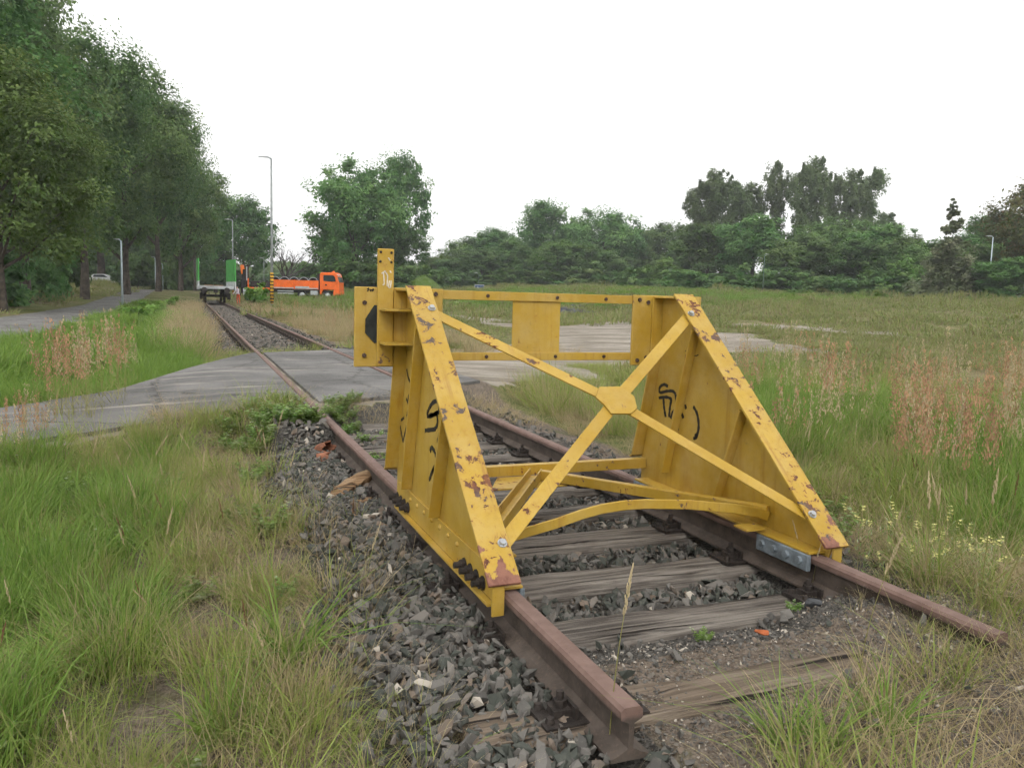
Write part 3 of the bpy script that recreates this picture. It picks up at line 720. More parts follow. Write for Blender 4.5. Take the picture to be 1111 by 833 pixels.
for s in (-1, 1):
    X = s*WX
    g = G(); g.prism([(2.80, -.045), (2.762, .045), (4.055, 1.145), (4.275, 1.145), (4.275, .75), (4.44, .14), (4.44, -.01), (4.38, -.045)], 0, X-.006, X+.006)
    web = part('side_frame', g, YW, buf, .001)
    # sloped flange
    g = G(); a = Vector((X, TOE[0]-.012, TOE[1]-.010))+sl_n*.007; b = Vector((X, TOP[0]+.012, TOP[1]+.010))+sl_n*.007
    g.obox(a, b, .132, .014, tuple(sl_n)); part('sloped_flange', g, YF, web, .002)
    g = G(); g.box((X-.066, 4.062, 1.146), (X+.066, 4.29, 1.159)); part('top_plate', g, YC, web, .002)
    # rear flange, bent
    g = G(); vs = []
    yz = [(4.282, 1.146), (4.282, .75), (4.36, .46), (4.452, .15), (4.475, .137)]
    g.strip([(X, p, q) for p, q in yz], .15, .012, (0, 1, 0)) ; part('rear_flange', g, YW, web, .001)
    # ribs on both faces
    for side in (-1, 1):
        for (y0, z0), (y1, z1) in (((4.12, .10), (3.878, .975)), ((3.59, .085), (3.412, .585))):
            x0 = X+side*.0065; x1 = X+side*.062; g = G()
            g.prism([(y0-.006, z0), (y0+.006, z0), (y1+.006, z1), (y1-.006, z1-.012)], 0, min(x0, x1), max(x0, x1))
            part('rib', g, YW, web, .001)
        # lower riveted strip
        x0 = X+side*.0065; x1 = X+side*.018; g = G(); g.prism([(2.83, -.042), (4.36, -.042), (4.36, .085), (2.83, .085)], 0, min(x0, x1), max(x0, x1)) if side == s else None
        if side == s:
            part('bottom_strip', g, YW, web, .002)
            g = G(); xa, xb = X+s*.019, X+s*.048
            g.box((min(xa, xb), 2.80, -.052), (max(xa, xb), 4.33, -.040)); part('bottom_ledge', g, YC, web, .001)
            for k in range(7):
                yk = 3.27+k*.135; g = G(); cx = X+s*.018
                g.tube([(cx, yk, .052), (cx+s*.006, yk, .052), (cx+s*.010, yk, .052)], [.013, .011, .005], 8); part('rivet', g, YW, web, smooth=False)
            for y0 in (2.93, 4.13):
                for k in range(4):
                    yk = y0+k*.078; g = G(); cx = X+s*.018
                    g.tube([(cx, yk, -.004), (cx+s*.022, yk, -.004)], [.024, .024], 6); g.tube([(cx+s*.022, yk, -.004), (cx+s*.05, yk, -.004)], [.015, .014], 8)
                    g.tube([(cx+s*.001, yk, -.004), (cx+s*.005, yk, -.004)], [.030, .030], 10)
                    part('clamp_bolt', g, M['iron'], web)
    # toe plate dropping beside the rail
    g = G(); g.box((min(X-s*.005, X+s*.045), 2.752, -.075), (max(X-s*.005, X+s*.045), 2.764, .046)); part('toe_plate', g, YC, web, .002)
    # inner foot angle and galvanised rail clamp
    xi = s*(RAIL_X-.035)
    g = G(); g.box((min(X-s*.0065, X-s*.10), 2.80, .006), (max(X-s*.0065, X-s*.10), 4.36, .017)); part('foot_plate', g, YC, web, .002)
    for y0, y1 in ((2.80, 3.16), (4.08, 4.36)):
        g = G(); xa, xb = xi-s*.002, xi-s*.026
        g.prism([(min(xa, xb), -.075), (max(xa, xb), -.075), (max(xa, xb), .005), (min(xa, xb), .005)], 1, y0, y1) if False else g.box((min(xa, xb), y0, -.072), (max(xa, xb), y1, .005))
        cl = part('rail_clamp', g, M['galv'], web, .004, 'grey galvanised clamp plate')
        for k in range(4):
            yk = y0+.05+k*(y1-y0-.10)/3; g = G(); g.tube([(xb, yk, -.030), (xb-s*.014, yk, -.030)], [.019, .017], 8); part('clamp_nut', g, M['galv'], web)
    # bright bolt heads on the slope
    for (yy, zz) in ((3.937, 1.052), (2.879, .169)):
        c = Vector((s*.765, yy, slope_z(yy)))+sl_n*.0145; g = G(); g.tube([c, c+sl_n*.004], [.020, .020], 12); g.tube([c+sl_n*.004, c+sl_n*.016], [.0145, .0135], 6)
        part('bolt', g, M['bolt_shiny'], web)
# graffiti, traced in the photograph and laid on the webs
def graffiti(parent, strokes, x, nx, w, name='graffiti'):
    g = G()
    for st in strokes:
        pts = [on_x(q, x) for q in smooth_pts(st)]; ribbon(g, [(p[1], p[2]) for p in pts], w, x, nx)
    part(name, g, M['marker'], parent)
webs = [o for o in buf.children if o.name.startswith('side_frame')]
LZ = lambda pts, ox, oy, k: [(ox+a*k, oy+b*k) for a, b in pts]
z4 = lambda *p: LZ(p, 370, 430, .18)
z8 = lambda *p: LZ(p, 390, 330, .2759)
left_strokes = [
    z8((185, 255), (190, 285), (200, 305), (212, 275)), z8((205, 235), (222, 205), (226, 240), (212, 275), (205, 240)), z8((228, 180), (226, 235)), z8((238, 150), (232, 190), (240, 165)),
    z8((202, 340), (190, 372), (198, 402), (206, 345)), z8((200, 402), (206, 440)),
    z8((165, 405), (158, 460), (170, 540)), z8((158, 460), (176, 445)), z8((170, 540), (184, 480)), z8((185, 440), (193, 400), (183, 372)),
    z8((200, 470), (192, 520), (201, 548), (206, 480)), z8((186, 600), (192, 660), (180, 625), (176, 690)), z8((176, 690), (180, 705))]
mid_strokes = [
    z4((585, 95), (535, 120), (518, 105), (545, 45), (580, 30), (585, 95), (530, 115)), z4((575, 100), (580, 160), (565, 195), (545, 200)), z4((505, 205), (545, 200)),
    z4((605, 160), (585, 255), (580, 270), (615, 285)), z4((612, 180), (600, 265)),
    z4((535, 330), (545, 308), (565, 340), (572, 400), (545, 460), (530, 505)), z4((550, 450), (575, 420), (570, 465), (585, 430), (590, 480)), z4((570, 525), (578, 545), (570, 545))]
graffiti(webs[0], left_strokes, -WX-.0085, -1, .013); graffiti(webs[0], mid_strokes, -WX-.0085, -1, .019)
z2 = lambda *p: LZ(p, 640, 290, .252)
zb = lambda *p: LZ(p, 680, 330, .144)
right_strokes = [zb((310, 620), (280, 605), (248, 625), (250, 665), (300, 655), (345, 655), (368, 680)), zb((240, 705), (300, 700), (340, 718)), zb((275, 710), (280, 780), (292, 850)),
    zb((335, 715), (322, 790), (318, 850)), zb((368, 680), (372, 780), (378, 900), (384, 950)), zb((330, 860), (350, 805), (385, 800), (415, 830), (425, 860)), zb((440, 755), (445, 790)),
    zb((500, 770), (530, 830), (540, 930), (520, 1010)), zb((515, 975), (520, 1005), (500, 1010))]
graffiti(webs[1], right_strokes, WX-.0085, -1, .017)
graffiti(webs[1], [zb((440, 355), (455, 348), (480, 380), (490, 395)), zb((480, 380), (520, 388), (540, 380))], WX-.0085, -1, .005)

# bumper beam: end plates, two bars, middle panel, marker post
for s in (-1, 1):
    g = G(); g.box((min(s*.598, s*1.083), 4.291, .738), (max(s*.598, s*1.083), 4.309, 1.163)); pl = part('bumper_plate', g, YW, buf, .004)
    for bx_, bz_ in ((.64, 1.135), (.64, .768), (.70, 1.12), (.70, .785), (1.03, .80), (1.03, 1.08)):
        g = G(); g.bolt((s*bx_, 4.291, bz_), (0, -1, 0), .013, .010); part('bolt', g, M['iron_brown'], pl)
    # shelf gussets between plate and frame
    for zz in (1.045, .868):
        xa, xb = s*.955, s*(WX+.007); g = G(); g.box((min(xa, xb), 4.13, zz-.006), (max(xa, xb), 4.268, zz+.006)); part('shelf_gusset', g, YW, pl, .001)
    g = G(); xa, xb = s*.965, s*.878
    g.box((min(xa, xb), 4.270, .742), (max(xa, xb), 4.2895, 1.160 if s > 0 else 1.366)); mp = part('marker_post' if s < 0 else 'backing_plate', g, YC if s < 0 else YW, pl, .004)
    if s < 0:
        mp['label'] = 'upright yellow post with bolt holes and white scratches'
        for bx_, bz_ in ((-.950, 1.348), (-.893, 1.346), (-.952, 1.298), (-.893, 1.296)):
            g = G(); g.tube([(bx_, 4.2695, bz_), (bx_, 4.262, bz_)], [.007, .006], 8); part('bolt', g, M['iron'], pl)
        g = G()
        for st in ([(-.935, 1.24), (-.93, 1.18), (-.938, 1.175)], [(-.925, 1.245), (-.912, 1.225), (-.915, 1.17)], [(-.902, 1.20), (-.908, 1.165), (-.897, 1.16), (-.893, 1.20)], [(-.91, 1.32), (-.90, 1.305)], [(-.90, 1.25), (-.893, 1.24)], [(-.945, 1.235), (-.925, 1.25)]):
            for (x0, z0), (x1, z1) in zip(st[:-1], st[1:]): g.obox((x0, 4.2690, z0), (x1, 4.2690, z1), .006, .003, (0, 1, 0))
        part('scratch_mark', g, M['white_mark'], pl)
        g = G()   # black octagonal pad half covered by the post
        hexp = [on_y(q, 4.289) for q in ((406, 331), (396.5, 346), (396, 361), (406, 372))]
        pts = [(p[0], p[2]) for p in hexp]; pts = pts+[(-.955, pts[-1][1]-.0), (-.955, pts[0][1])]
        g.prism(pts, 1, 4.283, 4.2912); part('rubber_pad', g, M['black_pad'], pl)
        gg = G(); 
        for st in (z2((0, 0), (0, 0)),): pass
        for st in ([(-1.018, 1.150), (-1.008, 1.158), (-1.012, 1.140), (-1.018, 1.142)], [(-1.003, 1.152), (-.998, 1.138), (-.994, 1.150)], [(-.990, 1.138), (-.988, 1.152), (-.980, 1.150), (-.986, 1.143)]):
            for (x0, z0), (x1, z1) in zip(st[:-1], st[1:]): gg.obox((x0, 4.2905, z0), (x1, 4.2905, z1), .005, .003, (0, 1, 0))
        part('pen_mark', gg, M['marker'], pl)
for z0, z1 in ((1.108, 1.158), (.768, .814)):
    g = G(); g.box((-1.0, 4.3095, z0), (1.0, 4.321, z1)); cb = part('cross_bar', g, YW, buf, .002)
    for x in (-.33, .10, .42):
        g = G(); g.bolt((x, 4.3095, (z0+z1)/2), (0, -1, 0), .011, .008); part('bolt', g, M['iron_brown'], cb)
g = G(); g.box((-.172, 4.3215, .795), (.128, 4.327, 1.13)); part('middle_panel', g, YW, buf, .001)
# X brace lying in the plane of the slopes
def sl(x, y, off=-.012): return Vector((x, y, slope_z(y)))+sl_n*off
C0 = sl(.045, 3.457)
for x, y in ((-.775, 3.945), (.775, 3.948), (-.775, 2.872), (.785, 2.872)):
    e = sl(x, y); d = (e-C0).normalized(); g = G(); g.obox(C0+d*.05-sl_n*.006, e, .062, .009, tuple(sl_n)); part('diagonal_brace', g, YB, buf, .001)
g = G(); e1 = Vector((1, 0, 0)); e2 = sl_d; pl_ = [(-.105, .02), (-.062, .088), (.058, .088), (.108, .02), (.092, -.058), (.045, -.092), (-.062, -.088), (-.078, -.03)]
vs = [C0+e1*a+e2*b+sl_n*.0005 for a, b in pl_]+[C0+e1*a+e2*b+sl_n*.0105 for a, b in pl_]
g.add(vs, [tuple(range(8)), tuple(range(15, 7, -1))]+[(i, i+8, (i+1) % 8+8, (i+1) % 8) for i in range(8)]); part('centre_gusset', g, YC, buf, .001)
# floor bracing
g = G(); g.box((-.79, 4.375, .075), (.79, 4.385, .135)); g.box((-.79, 4.385, .127), (.79, 4.43, .135)); part('rear_cross_member', g, YB, buf, .001)
g = G(); g.add([(-.36, 4.10, .062), (.34, 4.10, .062), (.22, 4.374, .062), (-.22, 4.374, .062), (-.36, 4.10, .072), (.34, 4.10, .072), (.22, 4.374, .072), (-.22, 4.374, .072)], [(0,3,2,1),(4,5,6,7),(0,1,5,4),(1,2,6,5),(2,3,7,6),(3,0,4,7)]); part('gusset_plate', g, YB, buf, .001)
def channel(name, p, q, w, h, t=.008):
    p = Vector(p); q = Vector(q); d = (q-p).normalized(); sd_ = d.cross(Vector((0, 0, 1))).normalized(); g = G()
    g.obox(p, q, w, t); up_ = Vector((0, 0, h/2+t/2-.001))
    for k in (-1, 1): g.obox(p+sd_*k*(w/2-t/2)+up_, q+sd_*k*(w/2-t/2)+up_, t, h)
    part(name, g, YB, buf, .001)
channel('floor_brace', (-.735, 3.14, .084), (-.02, 4.27, .084), .075, .05)
g = G(); g.obox((.775, 3.185, .105), (.0, 4.24, .105), .045, .055); part('floor_brace', g, YB, buf, .003)
g = G(); g.strip([(-.77, 3.17, .045), (-.66, 3.17, .075), (-.59, 3.17, .10), (-.40, 3.17, .137), (-.27, 3.17, .170), (-.17, 3.17, .188), (-.05, 3.17, .197), (.06, 3.17, .195), (.3, 3.17, .175), (.57, 3.17, .135), (.70, 3.175, .105), (.775, 3.18, .08)], .012, .046); part('bent_front_bar', g, YB, buf, .003, 'upward bowed front tie bar with rust')
g = G(); g.box((-.72, 3.12, .02), (-.60, 3.20, .031)); part('foot_tab', g, YB, buf, .001)
g = G(); g.box((.60, 3.12, .03), (.715, 3.22, .041)); part('foot_tab', g, YB, buf, .001)

# ------------------------------------------------------------------ debris around the track
def debris_plank(p, q, w, h, seed, label):
    r = random.Random(seed); p = Vector(p); q = Vector(q); d = (q-p); L = d.length; d.normalize(); g = G(); n = 14; vs = []
    sd_ = d.cross(Vector((0, 0, 1))).normalized(); u = sd_.cross(d)
    for i in range(n):
        t = i/(n-1); k = (.35+.65*min(1, 3*t, 3*(1-t)+.25))
        for a, b in ((-1, -1), (1, -1), (1, .6), (.2, 1), (-1, .7)):
            vs.append(p+d*(L*t)+sd_*(a*w/2*k+r.uniform(-.006, .006))+u*(b*h/2*k+r.uniform(-.006, .006)))
    fs = [tuple(range(4, -1, -1)), tuple(5*(n-1)+k for k in range(5))]
    for i in range(n-1):
        for k in range(5): fs.append((5*i+k, 5*i+(k+1) % 5, 5*i+5+(k+1) % 5, 5*i+5+k))
    g.add(vs, fs); o = link('broken_plank', g.mesh('broken_plank', M['rotten'])); tag(o, label, 'plank', 'rotten wood by the left rail')
debris_plank((-1.13, 4.98, -.165), (-.70, 5.52, -.10), .12, .06, 1, 'largest splintered brown plank leaning on the left rail')
debris_plank((-1.10, 4.80, -.175), (-.79, 4.98, -.15), .05, .03, 2, 'thin splinter of wood lying in front of the larger plank')
debris_plank((-1.22, 4.55, -.18), (-.88, 4.72, -.17), .07, .025, 3, 'flat reddish wood scrap lying on the ballast by the left rail')
def pipe_shard(loc, r, h, a0, a1, rot, label, mat):
    g = G(); n = 12; vs = []
    for i in range(n+1):
        a = a0+(a1-a0)*i/n; hh = h*(1+.25*math.sin(i*2.1))
        for rr, z in ((r, 0), (r, hh), (r-.012, hh), (r-.012, 0)): vs.append((rr*math.cos(a), rr*math.sin(a), z))
    fs = [(0, 1, 2, 3), (4*n+3, 4*n+2, 4*n+1, 4*n)]
    for i in range(n):
        for k in range(4): fs.append((4*i+k, 4*i+4+k, 4*i+4+(k+1) % 4, 4*i+(k+1) % 4))
    g.add(vs, fs); o = link('pipe_shard', g.mesh('pipe_shard', mat)); o.location = loc; o.rotation_euler = rot; tag(o, label, 'pipe shard', 'terracotta shards by the left rail')
pipe_shard((-.93, 6.55, -.15), .06, .12, 0, 5.2, (1.2, .3, .4), 'upper terracotta pipe shard under the weeds by the rail', M['terracotta'])
pipe_shard((-.99, 6.28, -.17), .055, .09, 0, 4.2, (1.4, -.3, 1.4), 'lower terracotta pipe shard lying on the ballast by the rail', M['terracotta'])
def chunk(name, loc, dims, rot, mat, label, cat, seed):
    bm = bmesh.new(); bmesh.ops.create_icosphere(bm, subdivisions=2, radius=1); r = random.Random(seed)
    cuts = [(Vector((r.gauss(0, 1), r.gauss(0, 1), r.gauss(0, 1))).normalized(), r.uniform(.4, .7)) for _ in range(9)]
    for v in bm.verts:
        for nn, dd in cuts:
            k = v.co.dot(nn)
            if k > dd: v.co -= nn*(k-dd)
        v.co = Vector((v.co.x*dims[0], v.co.y*dims[1], v.co.z*dims[2]))
    me = bpy.data.meshes.new(name); bm.to_mesh(me); bm.free(); me.materials.append(mat)
    o = link(name, me); o.location = loc; o.rotation_euler = rot; tag(o, label, cat)
chunk('brick_fragment', (.175, 2.455, -.145), (.034, .014, .014), (0, .1, -.35), M['brick'], 'small bright orange brick fragment on the gravel', 'brick fragment', 3)
chunk('brick_fragment', (-.59, 2.47, -.150), (.022, .018, .013), (0, .1, .35), M['terracotta'], 'pale brick crumb between left rail and last sleepers', 'brick fragment', 5)
chunk('wood_stub', (.56, 2.60, -.125), (.055, .035, .034), (0, .1, .3), M['rubble'], 'dark grey wooden stub half buried by the right rail', 'wood stub', 8)

# ------------------------------------------------------------------ grass: tuft shapes, then scattered as stuff
def blades(n, h, hv, spread, lean, curl, w, seg=3, dryp=.2, seed=0):
    r = np.random.default_rng(seed)
    ang = r.random(n)*2*math.pi; rad = spread*np.sqrt(r.random(n)); bx_ = rad*np.cos(ang); by_ = rad*np.sin(ang)
    dirn = ang+r.normal(0, .9, n); H = h*np.clip(1+hv*r.normal(size=n), .3, 1.9); L = lean*np.abs(r.normal(.6, .5, n)); Cu = curl*np.abs(r.normal(.6, .6, n)); face = r.random(n)*2*math.pi
    ww = w*r.uniform(.6, 1.3, n); V = []; T = []
    for k in range(seg+1):
        t = k/seg; out = H*(L*t+Cu*t*t*.8); z = H*(t-.35*np.minimum(Cu, 1.2)*t*t*t)
        cx = bx_+out*np.cos(dirn); cy = by_+out*np.sin(dirn); wk = ww*(1-t**1.6*.93)*.5
        V.append(np.stack([cx-wk*np.cos(face), cy-wk*np.sin(face), z], -1)); V.append(np.stack([cx+wk*np.cos(face), cy+wk*np.sin(face), z], -1)); T += [t, t]
    V = np.stack(V, 1); m_ = 2*(seg+1)
    Fq = np.array([[2*k, 2*k+1, 2*k+3, 2*k+2] for k in range(seg)])
    F_ = (Fq[None]+(np.arange(n)*m_)[:, None, None]).reshape(-1, 4); d = np.clip(np.where(r.random(n) < dryp, r.uniform(.6, 1, n), r.uniform(0, .35, n)), 0, 1)
    return V.reshape(-1, 3), F_, np.tile(T, n), np.repeat(d, m_)
def tuft_mesh(name, mat, *specs):
    Vs, Fs, Ts, Ds = [], [], [], []; b = 0
    for sp in specs:
        V, Fq, T, D = blades(**sp); Vs.append(V); Fs.append(Fq+b); Ts.append(T); Ds.append(D); b += len(V)
    return np_mesh(name, np.concatenate(Vs), np.concatenate(Fs), mat, dict(t=np.concatenate(Ts), dry=np.concatenate(Ds)))
def proto_collection(name, meshes):
    c = bpy.data.collections.new(name)
    for i, me in enumerate(meshes):
        o = bpy.data.objects.new('%s_%02d' % (name, i), me); c.objects.link(o)
    return c
def S(**k): return k
lush = [tuft_mesh('lush_patch', M['grass_lush'], S(n=470, h=.30, hv=.3, spread=.30, lean=.30, curl=.7, w=.0075, seed=i, dryp=.06), S(n=50, h=.42, hv=.2, spread=.28, lean=.2, curl=.5, w=.005, seed=i+20, dryp=.3)) for i in range(4)]
mixed = [tuft_mesh('mixed_patch', M['grass_mixed'], S(n=380, h=.23, hv=.35, spread=.28, lean=.4, curl=.8, w=.0058, seed=30+i, dryp=.25), S(n=50, h=.36, hv=.25, spread=.26, lean=.3, curl=.3, w=.0032, seed=i+50, dryp=.8)) for i in range(4)]
dryt = [tuft_mesh('dry_patch', M['grass_dry'], S(n=230, h=.15, hv=.45, spread=.22, lean=.8, curl=1.0, w=.004, seed=60+i, dryp=.6), S(n=24, h=.32, hv=.3, spread=.2, lean=.5, curl=.3, w=.0028, seed=i+70, dryp=.9)) for i in range(4)]
tuftm = [tuft_mesh('edge_tuft', M['grass_mixed'], S(n=34, h=.20, hv=.35, spread=.06, lean=.45, curl=.8, w=.005, seed=730+i, dryp=.35)) for i in range(3)]
tuftd = [tuft_mesh('edge_dry_tuft', M['grass_dry'], S(n=30, h=.14, hv=.45, spread=.07, lean=.8, curl=1.0, w=.0032, seed=760+i, dryp=.6)) for i in range(3)]
shortt = [tuft_mesh('short_patch', M['grass_mixed'], S(n=800, h=.11, hv=.4, spread=.6, lean=.6, curl=.7, w=.008, seg=2, seed=80+i, dryp=.3)) for i in range(3)]
farg = [tuft_mesh('field_patch', M['grass_field'], S(n=620, h=.15, hv=.5, spread=1.2, lean=.6, curl=.6, w=.03, seg=2, seed=90+i, dryp=.3)) for i in range(3)]
farx = [tuft_mesh('far_field_patch', M['grass_field'], S(n=620, h=.22, hv=.5, spread=3.0, lean=.5, curl=.5, w=.07, seg=2, seed=95+i, dryp=.25)) for i in range(3)]
farl = [tuft_mesh('bank_patch', M['grass_lush'], S(n=620, h=.24, hv=.4, spread=.9, lean=.45, curl=.7, w=.022, seg=2, seed=100+i, dryp=.1)) for i in range(3)]
fard = [tuft_mesh('straw_patch', M['grass_dry'], S(n=170, h=.42, hv=.4, spread=.5, lean=.4, curl=.5, w=.012, seg=2, seed=110+i, dryp=.7)) for i in range(3)]
GC = {k: proto_collection(k+'_shapes', v) for k, v in dict(lush=lush, mixed=mixed, dry=dryt, tuftm=tuftm, tuftd=tuftd, short=shortt, farg=farg, farx=farx, farl=farl, fard=fard).items()}
def scatter_group(coll):
    ng = bpy.data.node_groups.new('scatter', 'GeometryNodeTree')
    ng.interface.new_socket('Geometry', in_out='INPUT', socket_type='NodeSocketGeometry'); ng.interface.new_socket('Geometry', in_out='OUTPUT', socket_type='NodeSocketGeometry')
    N = ng.nodes; gi = N.new('NodeGroupInput'); go = N.new('NodeGroupOutput'); mp = N.new('GeometryNodeMeshToPoints'); ip = N.new('GeometryNodeInstanceOnPoints'); ci = N.new('GeometryNodeCollectionInfo')
    ci.inputs['Collection'].default_value = coll; ci.inputs['Separate Children'].default_value = True; ci.inputs['Reset Children'].default_value = True
    def na(nm, t): n = N.new('GeometryNodeInputNamedAttribute'); n.data_type = t; n.inputs['Name'].default_value = nm; return n.outputs['Attribute']
    ip.inputs['Pick Instance'].default_value = True
    L = ng.links; L.new(gi.outputs[0], mp.inputs['Mesh']); L.new(mp.outputs[0], ip.inputs['Points']); L.new(ci.outputs[0], ip.inputs['Instance'])
    L.new(na('idx', 'INT'), ip.inputs['Instance Index']); L.new(na('rot', 'FLOAT_VECTOR'), ip.inputs['Rotation']); L.new(na('scl', 'FLOAT_VECTOR'), ip.inputs['Scale']); L.new(ip.outputs[0], go.inputs[0])
    return ng
def in_view(x, y, margin=.36):
    p = np.stack([x, y, np.full(np.shape(x), -.1)], -1)-CAM; d = p@FW; u = F_PX*(p@RT)/np.maximum(d, .1)/PW; v = (PH/2-F_PX*(p@UP)/np.maximum(d, .1))/PH
    return (d > .4) & (np.abs(u) < .5+margin) & (v < 1+margin*1.3)
def scatter(name, kind, x, y, s, label, tilt=.12, tall=None):
    k = in_view(x, y); x, y, s = x[k], y[k], s[k]; n = len(x)
    me = bpy.data.meshes.new(name); me.vertices.add(n); z = ground_z(x, y)-.012
    me.vertices.foreach_set('co', np.stack([x, y, z], -1).astype(np.float32).ravel())
    a = me.attributes.new('idx', 'INT', 'POINT'); a.data.foreach_set('value', rng.integers(0, 12, n).astype(np.int32))
    a = me.attributes.new('rot', 'FLOAT_VECTOR', 'POINT'); a.data.foreach_set('vector', np.stack([rng.normal(0, tilt, n), rng.normal(0, tilt, n), rng.random(n)*6.283], -1).astype(np.float32).ravel())
    tl = s if tall is None else s*tall[k]
    a = me.attributes.new('scl', 'FLOAT_VECTOR', 'POINT'); a.data.foreach_set('vector', np.stack([s, s, tl*rng.uniform(.75, 1.25, n)], -1).astype(np.float32).ravel())
    o = link(name, me); md = o.modifiers.new('scatter', 'NODES'); md.node_group = scatter_group(GC[kind])
    if kind not in ('lush_',): me.materials.append(M['grass_mixed'])
    tag(o, label, 'grass', kind='stuff'); return o
def box_pts(x0, x1, y0, y1, dens):
    c = 1/math.sqrt(dens); nx = max(1, int(round((x1-x0)/c))); ny = max(1, int(round((y1-y0)/c)))      # jittered grid: no holes
    X, Y = np.meshgrid(np.arange(nx), np.arange(ny)); X = X.ravel(); Y = Y.ravel()
    return x0+(X+.5+rng.uniform(-.62, .62, X.size))*(x1-x0)/nx, y0+(Y+.5+rng.uniform(-.62, .62, X.size))*(y1-y0)/ny
def off_road(x, y, m_=.12): return ~((y > road_near(x)-m_) & (y < road_far(x)+m_) & (x < 5.5))
edgeL = lambda x, y: -x-1.30+.45*(fbm(x*2.2, y*1.6, 3)-.5)*-1-.16*sstep(4.6, 6.5, y)     # >0 inside the left grass
# left verge in front of the crossing
x, y = box_pts(-6.5, -1.0, 1.0, 8.9, 6.5); e = edgeL(x, y); k = off_road(x, y, .3) & (rng.random(len(x)) < sstep(.4, 1.1, e)*(.45+.55*sstep(.9, 1.6, e))); scatter('verge_grass', 'lush', x[k], y[k], rng.uniform(.6, .95, k.sum()), 'lush long green grass on the left verge beside the ballast')
x, y = box_pts(-3.6, -.95, 1.0, 8.7, 9); e = edgeL(x, y); k = off_road(x, y, .25) & (rng.random(len(x)) < sstep(.05, .3, e)*(1-.5*sstep(.65, 1.25, e))*(1-.7*sstep(1.6, 2.4, e))); scatter('olive_grass', 'mixed', x[k], y[k], rng.uniform(.5, .82, k.sum()), 'olive mixed grass along the left ballast edge')
x, y = box_pts(-3.0, -.95, 1.2, 8.0, 12); e = edgeL(x, y); k = rng.random(len(x)) < .9*sstep(-.15, .1, e)*(1-.75*sstep(.5, 1.2, e)); scatter('dry_grass', 'dry', x[k], y[k], rng.uniform(.5, .95, k.sum()), 'dry straw coloured grass creeping over the left ballast')
x, y = box_pts(-2.2, -.90, 1.2, 8.4, 60); e = edgeL(x, y); k = rng.random(len(x)) < .4*sstep(-.45, -.1, e)*(1-sstep(.2, .5, e)); scatter('ballast_edge_tufts', 'tuftd', x[k], y[k], rng.uniform(.5, 1.1, k.sum()), 'sparse dry tufts among the left ballast stones')
k = rng.random(len(x)) < .30*sstep(-.35, .0, e)*(1-sstep(.2, .5, e)); scatter('green_edge_tufts', 'tuftm', x[k], y[k], rng.uniform(.5, 1.1, k.sum()), 'sparse green tufts along the left ballast edge')
x, y = box_pts(-6.0, -.9, 2.5, 8.6, 55); rn = road_near(x); k = (y > rn-.75) & (y < rn-.04) & (rng.random(len(x)) < .55); scatter('road_side_tufts', 'tuftm', x[k], y[k], rng.uniform(.7, 1.3, k.sum()), 'grass tufts along the near edge of the crossing road')
x, y = box_pts(-6.0, -2.2, 2.5, 8.4, 7); rn = road_near(x); k = (y > rn-1.2) & (y < rn-.30); scatter('road_side_grass', 'mixed', x[k], y[k], rng.uniform(.6, .9, k.sum()), 'olive grass just in front of the crossing road')
# right verge
edgeR = lambda x, y: x-1.45-.35*sstep(3.0, 5.5, y)-.35*sstep(5, 7, y)+.5*(fbm(x*1.8, y*1.8, 3)-.5)
x, y = box_pts(1.0, 12, 1.2, 13, 6.0); e = edgeR(x, y); k = off_road(x, y, .3) & (rng.random(len(x)) < sstep(.6, 1.1, e)*sstep(.35, .6, fbm(x*.8, y*.8, 2))*(1-.85*sstep(7.2, 9.5, y+0*x))*(1-.7*sstep(6, 9, x))); scatter('right_grass', 'lush', x[k], y[k], rng.uniform(.9, 1.4, k.sum()), 'tall green grass on the right of the buffer stop')
x, y = box_pts(.85, 11, .2, 13, 5.5); e = edgeR(x, y); k = off_road(x, y, .3) & (rng.random(len(x)) < sstep(.1, .5, e)*(.8+.2*(1-sstep(.8, 2.4, e)))*(1-.6*sstep(8, 10, y))); scatter('right_mixed_grass', 'mixed', x[k], y[k], rng.uniform(.8, 1.3, k.sum()), 'olive mixed grass on the right verge')
x, y = box_pts(.6, 7, 1.1, 11, 5); e = edgeR(x, y); k = off_road(x, y, .3) & (rng.random(len(x)) < sstep(-.25, .15, e)*(1-sstep(.6, 1.8, e))); scatter('right_dry_grass', 'dry', x[k], y[k], rng.uniform(.8, 1.4, k.sum()), 'dry straw grass beside the right rail')
x, y = box_pts(.82, 3, 1.4, 9, 26); e = edgeR(x, y); k = rng.random(len(x)) < .5*sstep(-.5, .0, e)*(1-sstep(.3, .8, e)); scatter('right_edge_tufts', 'tuftd', x[k], y[k], rng.uniform(.6, 1.4, k.sum()), 'sparse dry tufts beside the right rail')
# front edge below the rail ends
def front_edge(x, y): return np.interp(x, [-.6, -.3, .35, .95, 1.3, 1.7], [1.55, 1.78, 2.06, 2.62, 3.0, 3.3])+.24*(fbm(x*3, y*3, 2)-.5)-y
x, y = box_pts(-.55, 3.4, .3, 3.2, 110); f = front_edge(x, y); low = 1-.55*(np.abs(x-.8) < .3)*(y > 1.85); k = rng.random(len(x)) < sstep(-.25, .2, f)*.9; scatter('front_dry_grass', 'tuftd', x[k], y[k], rng.uniform(.6, 1.3, k.sum())*low[k], 'dry grass at the end of the rails')
k2 = rng.random(len(x)) < sstep(-.05, .3, f)*1.1*sstep(.38, .58, fbm(x*2+9, y*2, 2)); scatter('front_green_grass', 'tuftm', x[k2], y[k2], rng.uniform(.7, 1.35, k2.sum())*low[k2], 'green tufts of grass in the foreground below the rail ends')
